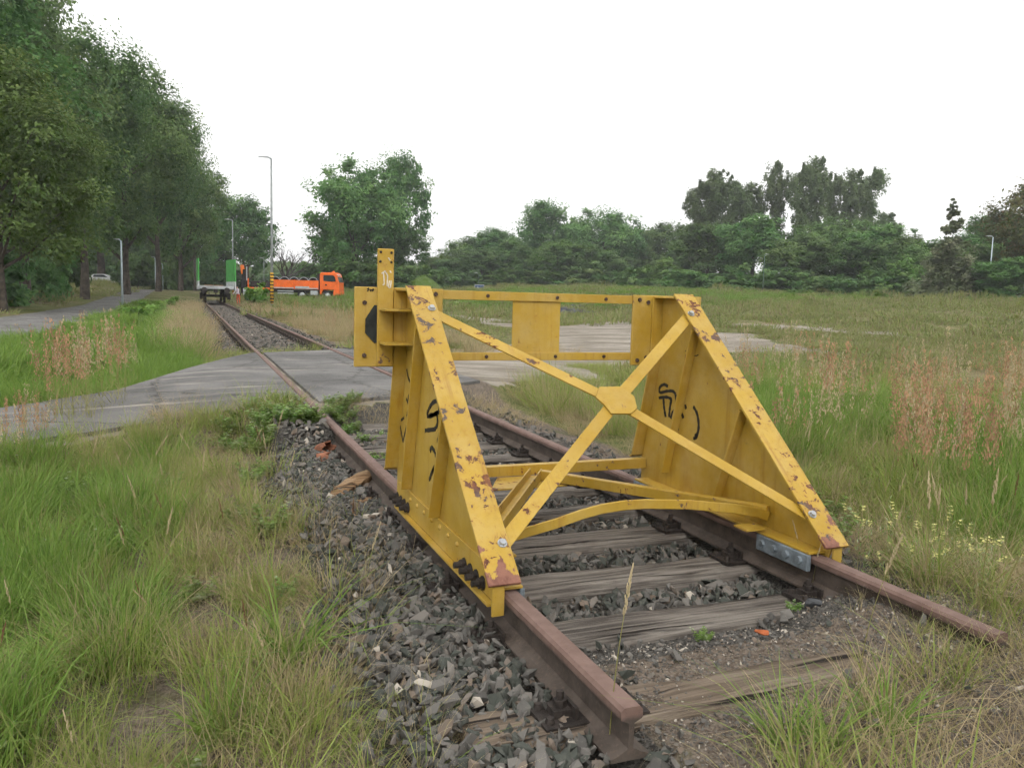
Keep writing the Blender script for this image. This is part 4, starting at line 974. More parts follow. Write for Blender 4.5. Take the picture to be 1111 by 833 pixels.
# short grass right of the track before the crossing and round the road edges
x, y = box_pts(1.5, 10, 5.5, 15, 1.5); k = off_road(x, y, .35) & (rng.random(len(x)) < sstep(0, .6, x-1.85-.08*(y-6))); scatter('short_grass', 'short', x[k], y[k], rng.uniform(.7, 1.2, k.sum()), 'short grass between the track and the sandy path')
x, y = box_pts(-1.6, 1.7, 7.9, 9.6, 45); k = (off_road(x, y, .05)) & (np.abs(np.abs(x)-RAIL_X) > .07); scatter('road_edge_grass', 'tuftd', x[k], y[k], rng.uniform(.6, 1.3, k.sum()), 'withered grass where the track meets the road')
x, y = box_pts(-1.7, 1.7, 15.0, 17.6, 40); k = off_road(x, y, .05) & (y > 15.9+.5*x-.3) & (np.abs(np.abs(x)-RAIL_X) > .09); scatter('far_road_edge_grass', 'tuftm', x[k], y[k], rng.uniform(.5, 1.0, k.sum()), 'low grass behind the crossing road')
# bank between track and lane
x, y = box_pts(-6.2, -1.3, 14, 75, .75); k = off_road(x, y, .6) & (rng.random(len(x)) < sstep(1.9, 2.6, -x)) & (x > -5.6); scatter('bank_grass', 'farl', x[k], y[k], rng.uniform(.7, 1.15, k.sum()), 'green grass on the bank and in the ditch beside the lane')
x, y = box_pts(-6, -1.7, 9, 22, 4.5); k = off_road(x, y, .25); scatter('near_bank_grass', 'lush', x[k], y[k], rng.uniform(.6, .95, k.sum()), 'fresh grass behind the crossing road on the left')
x, y = box_pts(-3.0, -1.25, 15.5, 66, 3.2); k = rng.random(len(x)) < sstep(1.5, 1.8, -x)*(1-sstep(2.1, 2.8, -x)); scatter('straw_grass', 'fard', x[k], y[k], rng.uniform(.5, 1.1, k.sum()), 'tall straw coloured grass along the left side of the track')
x, y = box_pts(-30, -10.2, 30, 150, .07); scatter('wood_edge_grass', 'farx', x, y, rng.uniform(.6, 1.0, len(x)), 'grass at the edge of the wood')
# field on the right
def field(d0, d1, dens, kind, nm, lab, s0, s1, rad, amt=lambda x, y: 1.0):
    x, y = box_pts(1.4, 110, 11, 115, dens); d = np.hypot(x, y); k = (d > d0) & (d < d1) & (x > 1.6+rad); x, y = x[k], y[k]
    k = off_road(x, y, rad) & (rng.random(len(x)) < (1-.97*sstep(.20, .5, sand_mask(x, y)+.5*(fbm(x*.3, y*.3, 2)-.5)))*amt(x, y)); scatter(nm, kind, x[k], y[k], rng.uniform(s0, s1, k.sum()), lab)
field(11, 45, .55, 'farg', 'field_grass', 'patchy grass on the waste ground', .6, 1.0, .9, lambda x, y: .25+.75*sstep(.4, .6, fbm(x*.12, y*.12, 3)))
field(38, 130, .10, 'farx', 'far_field_grass', 'grass on the far side of the waste ground', .7, 1.1, 1.6)
x, y = box_pts(1.35, 7.5, 16.5, 75, 2.0); k = (rng.random(len(x)) < .8*sstep(1.7, 2.6, x)*(1-sstep(4, 7.5, x))) & off_road(x, y, .5); scatter('right_straw_grass', 'fard', x[k], y[k], rng.uniform(.45, 1.0, k.sum()), 'tall dry grass along the right side of the track beyond the road')
x, y = box_pts(4, 60, 60, 100, .35); scatter('truck_meadow_grass', 'farl', x, y, rng.uniform(1.0, 1.5, len(x)), 'green meadow around the lorry')

# ------------------------------------------------------------------ single tall plants
def plume_mesh(seed, n, h, spread, red):
    """clump of tall bents with airy reddish heads"""
    r = random.Random(seed); V = []; Fq = []; mi = []
    def quad(a, b, c, d, m_): i = len(V); V.extend([a, b, c, d]); Fq.append((i, i+1, i+2, i+3)); mi.append(m_)
    for _ in range(n):
        a = r.random()*6.283; rr = spread*math.sqrt(r.random()); b0 = Vector((rr*math.cos(a), rr*math.sin(a), 0)); hh = h*r.uniform(.7, 1.08); ln = Vector((r.gauss(0, .07), r.gauss(0, .07), 1)).normalized()
        bend = Vector((r.gauss(0, .06), r.gauss(0, .06), 0))
        P = lambda t: b0+ln*(hh*t)+bend*(hh*t*t)
        f = r.random()*3.14; sd_ = Vector((math.cos(f), math.sin(f), 0))
        for k in range(4): quad(P(k/4)-sd_*.0017, P(k/4)+sd_*.0017, P((k+1)/4)+sd_*.0014, P((k+1)/4)-sd_*.0014, 0)
        for _ in range(3):
            t0 = r.uniform(0, .35); q = P(t0); dd = Vector((r.gauss(0, 1), r.gauss(0, 1), .9)).normalized()*hh*.28; s2 = dd.cross(Vector((0, 0, 1))).normalized()*.0035
            quad(q-s2, q+s2, q+dd+s2*.2, q+dd-s2*.2, 0)
        for _ in range(60):
            t = r.uniform(.58, 1.0); q = P(t); w = .020*hh*(1.05-t)/.45+.005; o = Vector((r.gauss(0, w), r.gauss(0, w), r.gauss(0, .012)+.02)); s_ = r.uniform(.005, .011)
            u = Vector((r.gauss(0, 1), r.gauss(0, 1), r.gauss(0, 1))).normalized(); v = u.cross(Vector((0, 0, 1))).normalized(); v2 = Vector((0, 0, 1))
            quad(q+o-v*s_*.5-v2*s_, q+o+v*s_*.5-v2*s_, q+o+v*s_*.4+v2*s_, q+o-v*s_*.4+v2*s_, 1)
    me = mk_mesh('plume_grass', V, Fq, [M['grass_dry'], M['plume'] if red else M['seedhead']]); me.polygons.foreach_set('material_index', mi); return me
pl_m = [plume_mesh(200+i, 5+i % 3, .95, .16, i % 3 != 2) for i in range(6)]
def put(name, me, x, y, s, label, cat, group, sz=None):
    o = link(name, me); o.location = (x, y, float(ground_z(x, y))-.01); o.rotation_euler = (0, 0, random.random()*6.28); o.scale = (s, s, sz or s); tag(o, label, cat, group); return o
for i, (q, s) in enumerate([((60, 478), .95), ((100, 470), .95), ((118, 462), 1.0), ((85, 486), .8), ((25, 520), .62), ((8, 528), .6), ((48, 515), .55), ((128, 452), .75), ((142, 440), .7), ((70, 470), .9), ((52, 474), 1.0), ((92, 478), .9), ((110, 466), 1.05), ((66, 484), .85), ((36, 517), .6), ((15, 524), .6), ((122, 456), .95), ((78, 474), 1.0)]):
    p = on_z(q, -.30); put('plume_grass', pl_m[i % 6], p[0], p[1], s, 'reddish plumed grass clump on the left verge in front of the road', 'grass clump', 'plume grass on the left verge')
for i in range(54):
    q = (1108-318*random.random()**1.35, random.uniform(425, 520)); p = on_z(q, -.30)
    put('plume_grass', pl_m[i % 6], p[0], p[1], random.uniform(.7, 1.2), 'tall reddish plumed grass clump in the right verge', 'grass clump', 'plume grass on the right verge')
for i in range(14):
    q = (random.uniform(960, 1100), random.uniform(520, 590)); p = on_z(q, -.30)
    put('plume_grass', pl_m[i % 6], p[0], p[1], random.uniform(.8, 1.05), 'tall reddish plumed grass clump in the right verge', 'grass clump', 'plume grass on the right verge')
for i in range(26):
    x_, y_ = random.uniform(1.8, 5.5), random.uniform(20, 52); put('plume_grass', pl_m[i % 6], x_, y_, random.uniform(.7, 1.1), 'plumed grass clump beside the track beyond the crossing', 'grass clump', 'plume grass beyond the crossing')
def stalk_mesh(seed, h, mat):
    r = random.Random(seed); g = G(); n = 9; bend = Vector((r.gauss(0, .16), r.gauss(0, .16), 0)); P = lambda t: Vector((0, 0, h*t))+bend*h*t*t
    g.cur = 0; g.tube([P(k/n) for k in range(n+1)], [.0024*(1-.55*k/n) for k in range(n+1)], 4)
    g.cur = 1
    for k in range(34):
        t = .76+.24*k/33; q = P(t); a = r.random()*6.28; w = .0055*math.sin(math.pi*min(1, .15+k/36)); d = Vector((math.cos(a)*w, math.sin(a)*w, 0)); g.tube([q+d*.3, q+d+Vector((0, 0, .007)), q+d*1.2+Vector((0, 0, .016))], [.0012, .0030, .0006], 4)
    return g.mesh('seed_stalk', [M['grass_dry'], mat])
st_m = [stalk_mesh(300+i, .6, M['seedhead'] if i < 4 else M['seed_brown']) for i in range(6)]
for q, s in (((660, 822), .95), ((690, 660), 0), ((1000, 700), .95), ((1060, 690), 1.0), ((1090, 640), .9), ((960, 640), .7), ((870, 640), .55), ((880, 648), .45), ((930, 760), .9), ((1020, 620), .9), ((1045, 600), .85), ((1075, 720), 1.1)):
    if not s: continue
    p = on_z(q, -.2); put('seed_stalk', st_m[int(q[0]) % 4], p[0], p[1], s, 'single dry straw stalk with pale seed head', 'grass stalk', 'dry stalks on the right')
for i in range(40):
    x_, y_ = random.uniform(-2.6, -1.15), random.uniform(1.6, 6.5); put('seed_stalk', st_m[i % 6], x_, y_, random.uniform(.45, .8), 'slender seed stalk at the left ballast edge', 'grass stalk', 'seed stalks on the left')
for i in range(46):
    x_, y_ = random.uniform(1.25, 3.4), random.uniform(1.8, 5.5); put('seed_stalk', st_m[i % 6], x_, y_, random.uniform(.5, .85), 'thin seed stalk in the right verge', 'grass stalk', 'seed stalks on the right')
def leaf_quad(V, Fq, T, base, d, up_, L, w, tone):
    d = d.normalized(); s_ = d.cross(up_)
    if s_.length < 1e-4: s_ = Vector((1, 0, 0))
    s_.normalize(); nrm = s_.cross(d); i = len(V)
    V += [base, base+d*L*.5+s_*w*.5+nrm*L*.06, base+d*L-nrm*L*.10, base+d*L*.5-s_*w*.5+nrm*L*.06]; T += [tone]*4; Fq.append((i, i+1, i+2, i+3))
def weed_mesh(seed, h, nst, leafL, tone0=.2, tone1=.9):
    r = random.Random(seed); V, Fq, T = [], [], []
    for _ in range(nst):
        a = r.random()*6.28; ln = Vector((math.cos(a)*r.uniform(.2, 1.1), math.sin(a)*r.uniform(.2, 1.1), 1)); hh = h*r.uniform(.5, 1.05); b0 = Vector((r.gauss(0, .05), r.gauss(0, .05), 0))
        for k in range(16):
            t = .15+.85*k/15; q = b0+ln*hh*t; an = k*2.4+r.gauss(0, .4); dd = Vector((math.cos(an), math.sin(an), r.uniform(.05, .7))); tn = r.uniform(tone0, tone1)
            for f in (-.5, 0, .5):
                d2 = Matrix.Rotation(f*1.1, 3, 'Z') @ dd; leaf_quad(V, Fq, T, q, d2, Vector((0, 0, 1)), leafL*r.uniform(.6, 1.1)*(1.1-.5*t), leafL*.34, tn)
        sd_ = Vector((.003, 0, 0)); i = len(V); V += [b0-sd_, b0+sd_, b0+ln*hh+sd_*.4, b0+ln*hh-sd_*.4]; T += [.3]*4; Fq.append((i, i+1, i+2, i+3))
    return np_mesh('leafy_weed', np.array([v[:] for v in V]), np.array(Fq), M['leaf_weed'], dict(tone=np.array(T)))
wd_m = [weed_mesh(400+i, .26, 11, .085) for i in range(5)]
for i in range(120):
    q = (random.uniform(185, 385), random.uniform(445, 505)); 
    if q[1] > 500-.25*max(0, q[0]-300) or (q[0] < 240 and q[1] > 470): continue
    p = on_z(q, -.22)
    if abs(p[0]+RAIL_X) < .08 or not off_road(np.array([p[0]]), np.array([p[1]]), .02)[0]: continue
    put('leafy_weed', wd_m[i % 5], p[0], p[1], random.uniform(.4, .72), 'leafy green weed growing along the road edge by the left rail', 'weed', 'weeds at the road edge')
for (x_, y_, s) in ((-.55, 6.35, .45), (-.42, 6.5, .4), (-.3, 6.3, .35), (-.45, 7.2, .5), (-.2, 7.4, .45), (.05, 7.7, .4)):
    put('leafy_weed', wd_m[int(abs(x_*100)) % 5], x_, y_, s, 'small bright weed growing between the rails near the road', 'weed', 'weeds between the rails')
for i in range(26):
    x_, y_ = random.uniform(-3.4, -1.35), random.uniform(2.3, 7.0); put('leafy_weed', wd_m[i % 5], x_, y_, random.uniform(.35, .75), 'broad leaved weed growing in the left verge grass', 'weed', 'weeds in the left verge')
for i in range(16):
    x_, y_ = random.uniform(1.5, 3.6), random.uniform(2.2, 6.0); put('leafy_weed', wd_m[i % 5], x_, y_, random.uniform(.4, .85), 'broad leaved weed growing in the right verge grass', 'weed', 'weeds in the right verge')
for (x_, y_, s, lb) in ((-.05, 2.52, .22, 'small rosette weed on the gravel in front of the last sleepers'), (.50, 2.66, .2, 'tiny weed beside the grey wooden stub')):
    put('leafy_weed', wd_m[1], x_, y_, s, lb, 'weed', None)
def toadflax(seed):
    r = random.Random(seed); V, Fq, T, mi = [], [], [], []
    for _ in range(7):
        a = r.random()*6.28; hh = r.uniform(.18, .34); b0 = Vector((r.gauss(0, .07), r.gauss(0, .07), 0)); ln = Vector((r.gauss(0, .3), r.gauss(0, .3), 1))
        for k in range(22):
            t = k/22; an = r.random()*6.28; leaf_quad(V, Fq, T, b0+ln*hh*t, Vector((math.cos(an), math.sin(an), .8)), Vector((0, 0, 1)), .035, .005, r.random()); mi.append(0)
        if r.random() < .55:
            for k in range(r.randint(2, 4)):
                q = b0+ln*hh*(.88+.05*k)
                for f in range(5):
                    an = r.random()*6.28; leaf_quad(V, Fq, T, q, Vector((math.cos(an), math.sin(an), r.uniform(-.1, .7))), Vector((0, 0, 1)), .014, .010, .5); mi.append(1)
    me = np_mesh('toadflax', np.array([v[:] for v in V]), np.array(Fq), [M['leaf_weed'], M['yellow_flower']], dict(tone=np.array(T))); me.polygons.foreach_set('material_index', mi); return me
tf_m = [toadflax(500+i) for i in range(4)]
for i, q in enumerate([(935, 605), (955, 612), (985, 618), (1005, 630), (1020, 645), (1040, 655), (1052, 640), (1066, 665), (1030, 625), (990, 655), (960, 640), (1075, 680), (1000, 610)]):
    p = on_z(q, -.2); put('toadflax', tf_m[i % 4], p[0], p[1], random.uniform(.75, 1.1), 'pale yellow flowering toadflax beside the right rail', 'wildflower', 'toadflax by the right rail')
big = [tuft_mesh('bright_tuft', M['grass_lush'], S(n=60, h=.30, hv=.25, spread=.05, lean=.7, curl=.9, w=.012, seed=600+i, dryp=.12)) for i in range(2)]
for i, (q, s, lb) in enumerate([((318, 720), 1.0, 'broad bladed bright green grass tuft left of the ballast'), ((240, 790), .8, 'broad bladed grass tuft at the lower left verge'), ((845, 838), .6, 'bright green grass tuft in front of the half buried sleeper'), ((960, 822), .65, 'bright green grass tuft at the lower right'), ((895, 842), .6, 'bright green grass tuft at the bottom edge right of the rail end')]):
    p = on_z(q, -.25); put('grass_tuft', big[i % 2], p[0], p[1], s, lb, 'grass tuft', None)

# ------------------------------------------------------------------ trees
def crown_mesh(seed, H, R, base, nl, leaf, mat, shape='round', lobes=16, droop=0., clumps=None, flat=.9):
    """leaf faces gathered in clumps on the skin of many lobes; local base at z = 0"""
    r = np.random.default_rng(seed); Lc = []; Lr = []
    cz = (H+base)/2; hz = (H-base)/2
    if shape == 'round':
        for i in range(lobes):
            u = r.random()*2*math.pi; v = r.uniform(-.85, .95); k = r.uniform(.35, .86)*math.sqrt(max(.05, 1-v*v*.75)); rr = R*r.uniform(.20, .40)*(1.05-.35*abs(v))
            Lc.append((R*k*math.cos(u), R*k*math.sin(u), cz+hz*v*.72)); Lr.append(rr)
        Lc.append((0, 0, cz+hz*.45)); Lr.append(R*.45)
    elif shape == 'poplar':
        for i in range(lobes):
            t = (i+.5)/lobes; w = R*(.55+.45*t**.6)*(1-.55*max(0, (t-.86)/.14)**2); a = r.random()*6.283; k = w*r.uniform(.2, .68)
            Lc.append((k*math.cos(a), k*math.sin(a), base+(H-base)*t*.96)); Lr.append(w*r.uniform(.28, .48))
    elif shape == 'spire':
        for i in range(lobes):
            t = (i+.5)/lobes; w = R*(1-t)**.8+.03*R; a = r.random()*6.283; k = w*r.uniform(.1, .8)
            Lc.append((k*math.cos(a), k*math.sin(a), base+(H-base)*t)); Lr.append(max(w*.42, R*.07))
    elif shape == 'bush':
        for i in range(lobes):
            u = r.random()*6.283; k = R*math.sqrt(r.random())*.72; t = r.uniform(.15, .72)*(1-.45*(k/R)**2)
            Lc.append((k*math.cos(u), k*math.sin(u), H*t)); Lr.append(min(R, H)*r.uniform(.22, .38))
    Lc = np.array(Lc); Lr = np.array(Lr); nc = clumps or int(nl/75)
    pw = Lr**(1.0 if shape == 'spire' else 2); pick = r.choice(len(Lr), nc, p=pw/np.sum(pw)); d = r.normal(size=(nc, 3)); d[:, 2] += .25; d /= np.linalg.norm(d, axis=1)[:, None]
    rad = Lr[pick]*np.clip(r.normal(.92, .22, nc), .3, 1.3); C = Lc[pick]+d*rad[:, None]*np.array([1, 1, 1.25 if shape == 'poplar' else flat*1.15])
    C[:, 2] = np.maximum(C[:, 2], base*.8+.1*H*r.random(nc)*0)
    if droop: C[:, 2] -= droop*np.hypot(C[:, 0], C[:, 1])**1.5/R**.5
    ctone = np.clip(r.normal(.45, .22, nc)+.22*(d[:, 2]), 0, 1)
    ci = r.integers(0, nc, nl); cs = (Lr[pick]*r.uniform(.16, .36, nc))[ci]
    P = C[ci]+np.clip(r.normal(size=(nl, 3)), -1.9, 1.9)*cs[:, None]*np.array([1, 1, 1.3 if shape in ('poplar', 'spire') else .8])
    P[:, 2] = np.maximum(P[:, 2], .15)
    n = r.normal(size=(nl, 3))*.55+d[ci]*.9; n[:, 2] += .75; n /= np.linalg.norm(n, axis=1)[:, None]
    a = r.normal(size=(nl, 3)); t1 = np.cross(n, a); t1 /= np.linalg.norm(t1, axis=1)[:, None]; t2 = np.cross(n, t1)
    s = leaf*r.uniform(.6, 1.35, nl)[:, None]
    V = np.stack([P-t1*s*.62, P+t2*s*.36+n*s*.08, P+t1*s*.62, P-t2*s*.36+n*s*.08], 1).reshape(-1, 3)
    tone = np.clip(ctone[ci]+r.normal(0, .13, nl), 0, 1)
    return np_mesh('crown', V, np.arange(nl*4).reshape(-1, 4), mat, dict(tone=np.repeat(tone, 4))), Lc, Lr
def trunk_mesh(seed, H, base, Lc, Lr, r0, mat, nlimb=9):
    rr = random.Random(seed); g = G(); top = H*.82; pts = [Vector((0, 0, -.3))]; k = 7
    for i in range(1, k+1): t = i/k; pts.append(Vector((rr.gauss(0, .012)*H*t, rr.gauss(0, .012)*H*t, top*t)))
    g.tube(pts, [r0*(1.25 if i == 0 else 1)*(1-.86*i/k) for i in range(k+1)], 8)
    for c in [Lc[i] for i in rr.sample(range(len(Lc)), min(nlimb, len(Lc)))]:
        c = Vector(c); z0 = max(base*.55, min(top*.9, c.z-.9*math.hypot(c.x, c.y))); t = z0/top*k; i = int(min(k-1, t)); b = pts[i].lerp(pts[i+1], min(1, t-i)); mid = b.lerp(c, .5)+Vector((0, 0, -.05*(c-b).length)); rb = r0*(1-.86*z0/top)*.6
        g.tube([b, mid, c], [rb, rb*.6, rb*.2], 5)
    return g.mesh('trunk', mat)
class Proto: pass
def tree_proto(seed, H, R, base, nl, leaf, mat, r0, **k):
    p = Proto(); p.H, p.R = H, R; p.crown, Lc, Lr = crown_mesh(seed, H, R, base, nl, leaf, mat, **k); p.trunk = trunk_mesh(seed, H, base, Lc, Lr, r0, M['bark']) if r0 else None; return p
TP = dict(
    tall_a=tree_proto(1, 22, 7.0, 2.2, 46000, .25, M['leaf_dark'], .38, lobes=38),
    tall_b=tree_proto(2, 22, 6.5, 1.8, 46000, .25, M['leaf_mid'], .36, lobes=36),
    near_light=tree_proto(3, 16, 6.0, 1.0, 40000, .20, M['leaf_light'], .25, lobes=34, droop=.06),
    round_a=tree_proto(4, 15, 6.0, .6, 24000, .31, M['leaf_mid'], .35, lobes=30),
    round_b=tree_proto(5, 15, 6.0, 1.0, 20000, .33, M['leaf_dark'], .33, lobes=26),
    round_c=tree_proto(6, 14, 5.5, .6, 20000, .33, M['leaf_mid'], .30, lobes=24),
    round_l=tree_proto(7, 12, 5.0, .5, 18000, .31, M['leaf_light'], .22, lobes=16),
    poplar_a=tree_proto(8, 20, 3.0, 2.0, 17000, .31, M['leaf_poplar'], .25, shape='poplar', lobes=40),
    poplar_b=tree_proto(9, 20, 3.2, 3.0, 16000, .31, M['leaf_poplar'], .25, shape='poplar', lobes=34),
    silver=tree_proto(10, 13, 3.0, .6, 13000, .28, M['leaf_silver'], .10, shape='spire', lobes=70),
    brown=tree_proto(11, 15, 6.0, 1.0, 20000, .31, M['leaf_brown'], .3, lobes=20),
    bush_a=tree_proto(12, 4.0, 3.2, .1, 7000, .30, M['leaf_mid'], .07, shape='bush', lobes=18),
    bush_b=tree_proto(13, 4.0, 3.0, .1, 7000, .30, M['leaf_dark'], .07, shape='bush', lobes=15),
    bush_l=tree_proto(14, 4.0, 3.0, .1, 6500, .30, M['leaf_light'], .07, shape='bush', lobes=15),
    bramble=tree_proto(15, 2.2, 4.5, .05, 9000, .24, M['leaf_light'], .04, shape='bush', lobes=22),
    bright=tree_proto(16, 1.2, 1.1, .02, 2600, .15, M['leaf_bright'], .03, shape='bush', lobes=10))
def tree(kind, px_, top, half, depth, label, cat='tree', group=None, lean=0, name=None):
    p = TP[kind]; b = at_depth((px_, 320), depth); gz = float(ground_z(b[0], b[1], False)); t = at_depth((px_, top), depth); h = t[2]-gz; wm = half/F_PX*depth
    nm = name or {'tree': 'tree', 'bush': 'bush', 'hedge': 'bush', 'poplar': 'poplar_tree'}.get(cat, cat)
    o = thing(nm, label, cat, (b[0], b[1], gz-.05), random.random()*6.28, group)
    sx = wm/p.R; sz = h/(p.H*.95); o.scale = (sx, sx, sz)
    if lean: o.rotation_euler = Matrix(((1, 0, 0), (0, 1, 0), (0, 0, 1))).to_euler(); o.rotation_euler = (0, lean, -YAW)
    link('crown', p.crown, o)
    if p.trunk: link('trunk', p.trunk, o)
    return o
LW = 'trees of the wood on the left'
tree('tall_a', -75, -90, 150, 44, 'tall dark tree at the very left edge of the wood', 'tree', LW)
tree('tall_b', 28, -40, 95, 56, 'tall tree filling the upper left corner of the picture', 'tree', LW)
tree('tall_a', 92, 30, 82, 70, 'tall dark tree of the left wood, third from the left edge', 'tree', LW)
tree('tall_b', 138, 62, 66, 84, 'tall tree of the left wood behind the nearest pale lane lamp', 'tree', LW)
tree('tall_a', 172, 100, 55, 98, 'dark tree of the left wood standing behind the second lane lamp', 'tree', LW)
tree('tall_b', 196, 142, 46, 116, 'tree near the right end of the left wood beside the lane bend', 'tree', LW)
tree('tall_a', 212, 178, 32, 134, 'last dark tree at the right end of the left wood above the wagon', 'tree', LW)
tree('tall_a', 110, 150, 80, 150, 'dark tree deep inside the left wood behind the white car', 'tree', LW)
tree('tall_a', 20, 120, 90, 110, 'dark tree deep inside the left wood at the far left', 'tree', LW)
tree('near_light', 2, 60, 118, 40, 'olive green tree hanging over the lane at the far left', 'tree', LW)
tree('round_b', 180, 205, 45, 160, 'dark tree behind the lane bend at the end of the wood', 'tree', LW)
ORD = 'first second third fourth fifth sixth seventh eighth ninth tenth eleventh twelfth thirteenth fourteenth fifteenth sixteenth'.split()
for i, (px_, top, half, dep) in enumerate(sorted([(10, 225, 60, 175), (70, 220, 55, 178), (120, 225, 50, 182), (170, 235, 45, 185), (-50, 240, 60, 80), (-30, 245, 60, 46), (35, 254, 40, 60), (70, 262, 30, 72), (150, 272, 26, 120), (190, 262, 30, 140), (90, 286, 30, 160), (20, 280, 50, 95), (218, 282, 22, 150), (165, 276, 30, 165), (130, 284, 28, 170), (60, 284, 40, 165)])):
    tree('bush_b' if i % 2 else 'bush_a', px_, top, half, dep, 'dark undergrowth bush below the left wood, %s from the left' % ORD[i], 'bush', 'undergrowth below the left wood')
tree('round_b', 264, 216, 40, 150, 'dark rounded tree behind the wagon and the tall lamps', 'tree')
tree('round_b', 234, 232, 34, 165, 'dark tree behind the wagon at its left side', 'tree')
tree('bush_b', 240, 285, 40, 160, 'dark bush filling the gap behind the flat wagon', 'bush')
tree('round_a', 384, 174, 56, 118, 'large rounded green tree behind the orange lorry cab', 'tree')
tree('round_b', 434, 172, 35, 132, 'dark tree standing right behind the large rounded tree', 'tree')
tree('round_b', 376, 240, 42, 124, 'dark low bush under the large rounded tree', 'bush')
tree('bush_b', 365, 282, 42, 113, 'low dark bush under the left half of the large rounded tree', 'bush'); tree('bush_b', 410, 280, 42, 112, 'low dark bush under the right half of the large rounded tree', 'bush'); tree('bush_a', 452, 284, 36, 116, 'low green bush right of the large rounded tree beside the bumper post', 'bush')
tree('round_b', 436, 245, 34, 128, 'dark low bush right of the large rounded tree', 'bush')
FL = 'far hedge behind the lorry'
for i, (px_, top, half) in enumerate([(300, 296, 26), (335, 288, 30), (362, 284, 25)]): tree('round_c', px_, top, half, 230, 'distant hedge tree seen above the lorry, %s from the left' % ORD[i], 'tree', FL)
TL = 'tree line behind the waste ground'
for kind, px_, top, half, dep, lab in [
    ('round_l', 478, 278, 26, 172, 'pale low tree at the left end of the far tree line'), ('round_c', 507, 258, 34, 180, 'medium tree above the blue sign in the far tree line'),
    ('round_b', 535, 250, 36, 178, 'dark tree right of the blue sign in the far tree line'), ('round_c', 556, 262, 32, 165, 'lighter tree left of the yellow middle panel in the tree line'),
    ('round_b', 588, 222, 38, 172, 'tall ragged tree directly above the yellow middle panel'), ('round_l', 604, 262, 32, 156, 'rounded light green tree right of the yellow middle panel'),
    ('round_a', 652, 226, 42, 168, 'tallest tree in the middle of the far tree line'), ('round_c', 690, 250, 38, 172, 'dark tree left of the round grey green bush'),
    ('round_b', 722, 244, 40, 176, 'dark tree just left of the poplars'), ('round_c', 622, 238, 30, 185, 'tree top behind the rounded light green tree'),
    ('round_b', 570, 258, 40, 190, 'dark tree in the second row above the left half of the bumper'), ('round_c', 640, 266, 40, 155, 'low broad tree in front of the tallest far tree'),
    ('round_b', 668, 256, 40, 188, 'dark tree in the second row right of the tallest far tree'), ('round_c', 740, 262, 34, 160, 'green tree between the pale pointed bush and the poplars'),
    ('round_b', 522, 272, 36, 162, 'low dark tree directly behind the blue sign'), ('round_b', 492, 282, 30, 165, 'low dark tree left of the blue sign'),
    ('bush_a', 686, 288, 22, 130, 'round grey green bush in front of the tree line'), ('bush_l', 720, 281, 26, 128, 'pale green pointed bush in front of the tree line')]:
    tree(kind, px_, top, half, dep, lab, 'bush' if kind.startswith('bush') else 'tree', TL)
for i in range(12): tree('bush_b' if i % 3 else 'bush_a', 465+i*28, 289+5*(i % 3), 36, 150, 'low dark bush at the foot of the far tree line, %s from the left' % ORD[i], 'bush', 'undergrowth below the far tree line')
PG = 'row of poplars on the right'
for kind, px_, top, half, dep, ln, lab in [
    ('poplar_b', 754, 202, 20, 150, 0, 'leftmost poplar of the row'), ('poplar_a', 772, 193, 20, 148, 0, 'second poplar from the left, tallest of the left hand group'), ('poplar_b', 790, 199, 20, 146, 0, 'third poplar from the left with a broad top'),
    ('poplar_a', 808, 206, 17, 150, 0, 'fourth poplar from the left, lowest of the left hand group'), ('poplar_a', 838, 184, 15, 148, 0, 'slim poplar standing free in the middle of the row'),
    ('poplar_b', 862, 185, 18, 142, .01, 'poplar just left of the tallest one'), ('poplar_a', 879, 180, 18, 142, .02, 'tallest poplar of the row'), ('poplar_b', 893, 196, 15, 150, .04, 'poplar just right of the tallest one'),
    ('poplar_a', 908, 192, 19, 146, .11, 'poplar leaning right, second from the right'), ('poplar_b', 922, 188, 18, 148, .13, 'rightmost poplar leaning to the right'), ('poplar_a', 952, 236, 20, 140, .08, 'short loose poplar right of the row')]:
    tree(kind, px_, top, half, dep, lab, 'tree', PG, ln, 'poplar_tree')
for kind, px_, top, half, dep, lab in [
    ('round_b', 765, 246, 46, 135, 'dark broad tree at the foot of the leftmost poplar'), ('round_c', 815, 236, 46, 128, 'broad mid green tree below the slim poplar'),
    ('round_a', 905, 236, 52, 122, 'broad rounded tree below the leaning poplars'), ('round_c', 868, 256, 44, 116, 'rounded grey green tree right of the slim lamp pole'),
    ('round_c', 948, 246, 46, 118, 'rounded tree right of the poplars with loose top'), ('round_b', 930, 262, 42, 110, 'dark dense tree behind the bramble bank'),
    ('round_c', 985, 256, 42, 112, 'olive tree left of the silvery spire'), ('round_c', 1008, 262, 44, 106, 'green tree directly left of the silvery spire'), ('round_b', 1044, 256, 44, 108, 'dark green tree directly right of the silvery spire'), ('bush_l', 985, 282, 26, 98, 'yellowish green bush left of the silvery spire'),
    ('bush_a', 1000, 302, 22, 94, 'low dark bush in front of the silvery spire'), ('silver', 1026, 222, 34, 87, 'slender silvery tree with a thin spire top'),
    ('round_c', 1058, 266, 46, 98, 'green tree between the silvery spire and the rusty tree'), ('round_b', 1078, 236, 46, 112, 'dark tree left of the rusty leaved tree'),
    ('brown', 1116, 192, 62, 90, 'rusty brown leaved tree at the right edge'), ('round_c', 1095, 280, 46, 84, 'low green tree at the foot of the rusty tree'),
    ('round_b', 1180, 240, 70, 100, 'dark tree beyond the right edge of the picture')]:
    tree(kind, px_, top, half, dep, lab, 'bush' if kind.startswith('bush') else 'tree', 'trees at the right end of the waste ground')
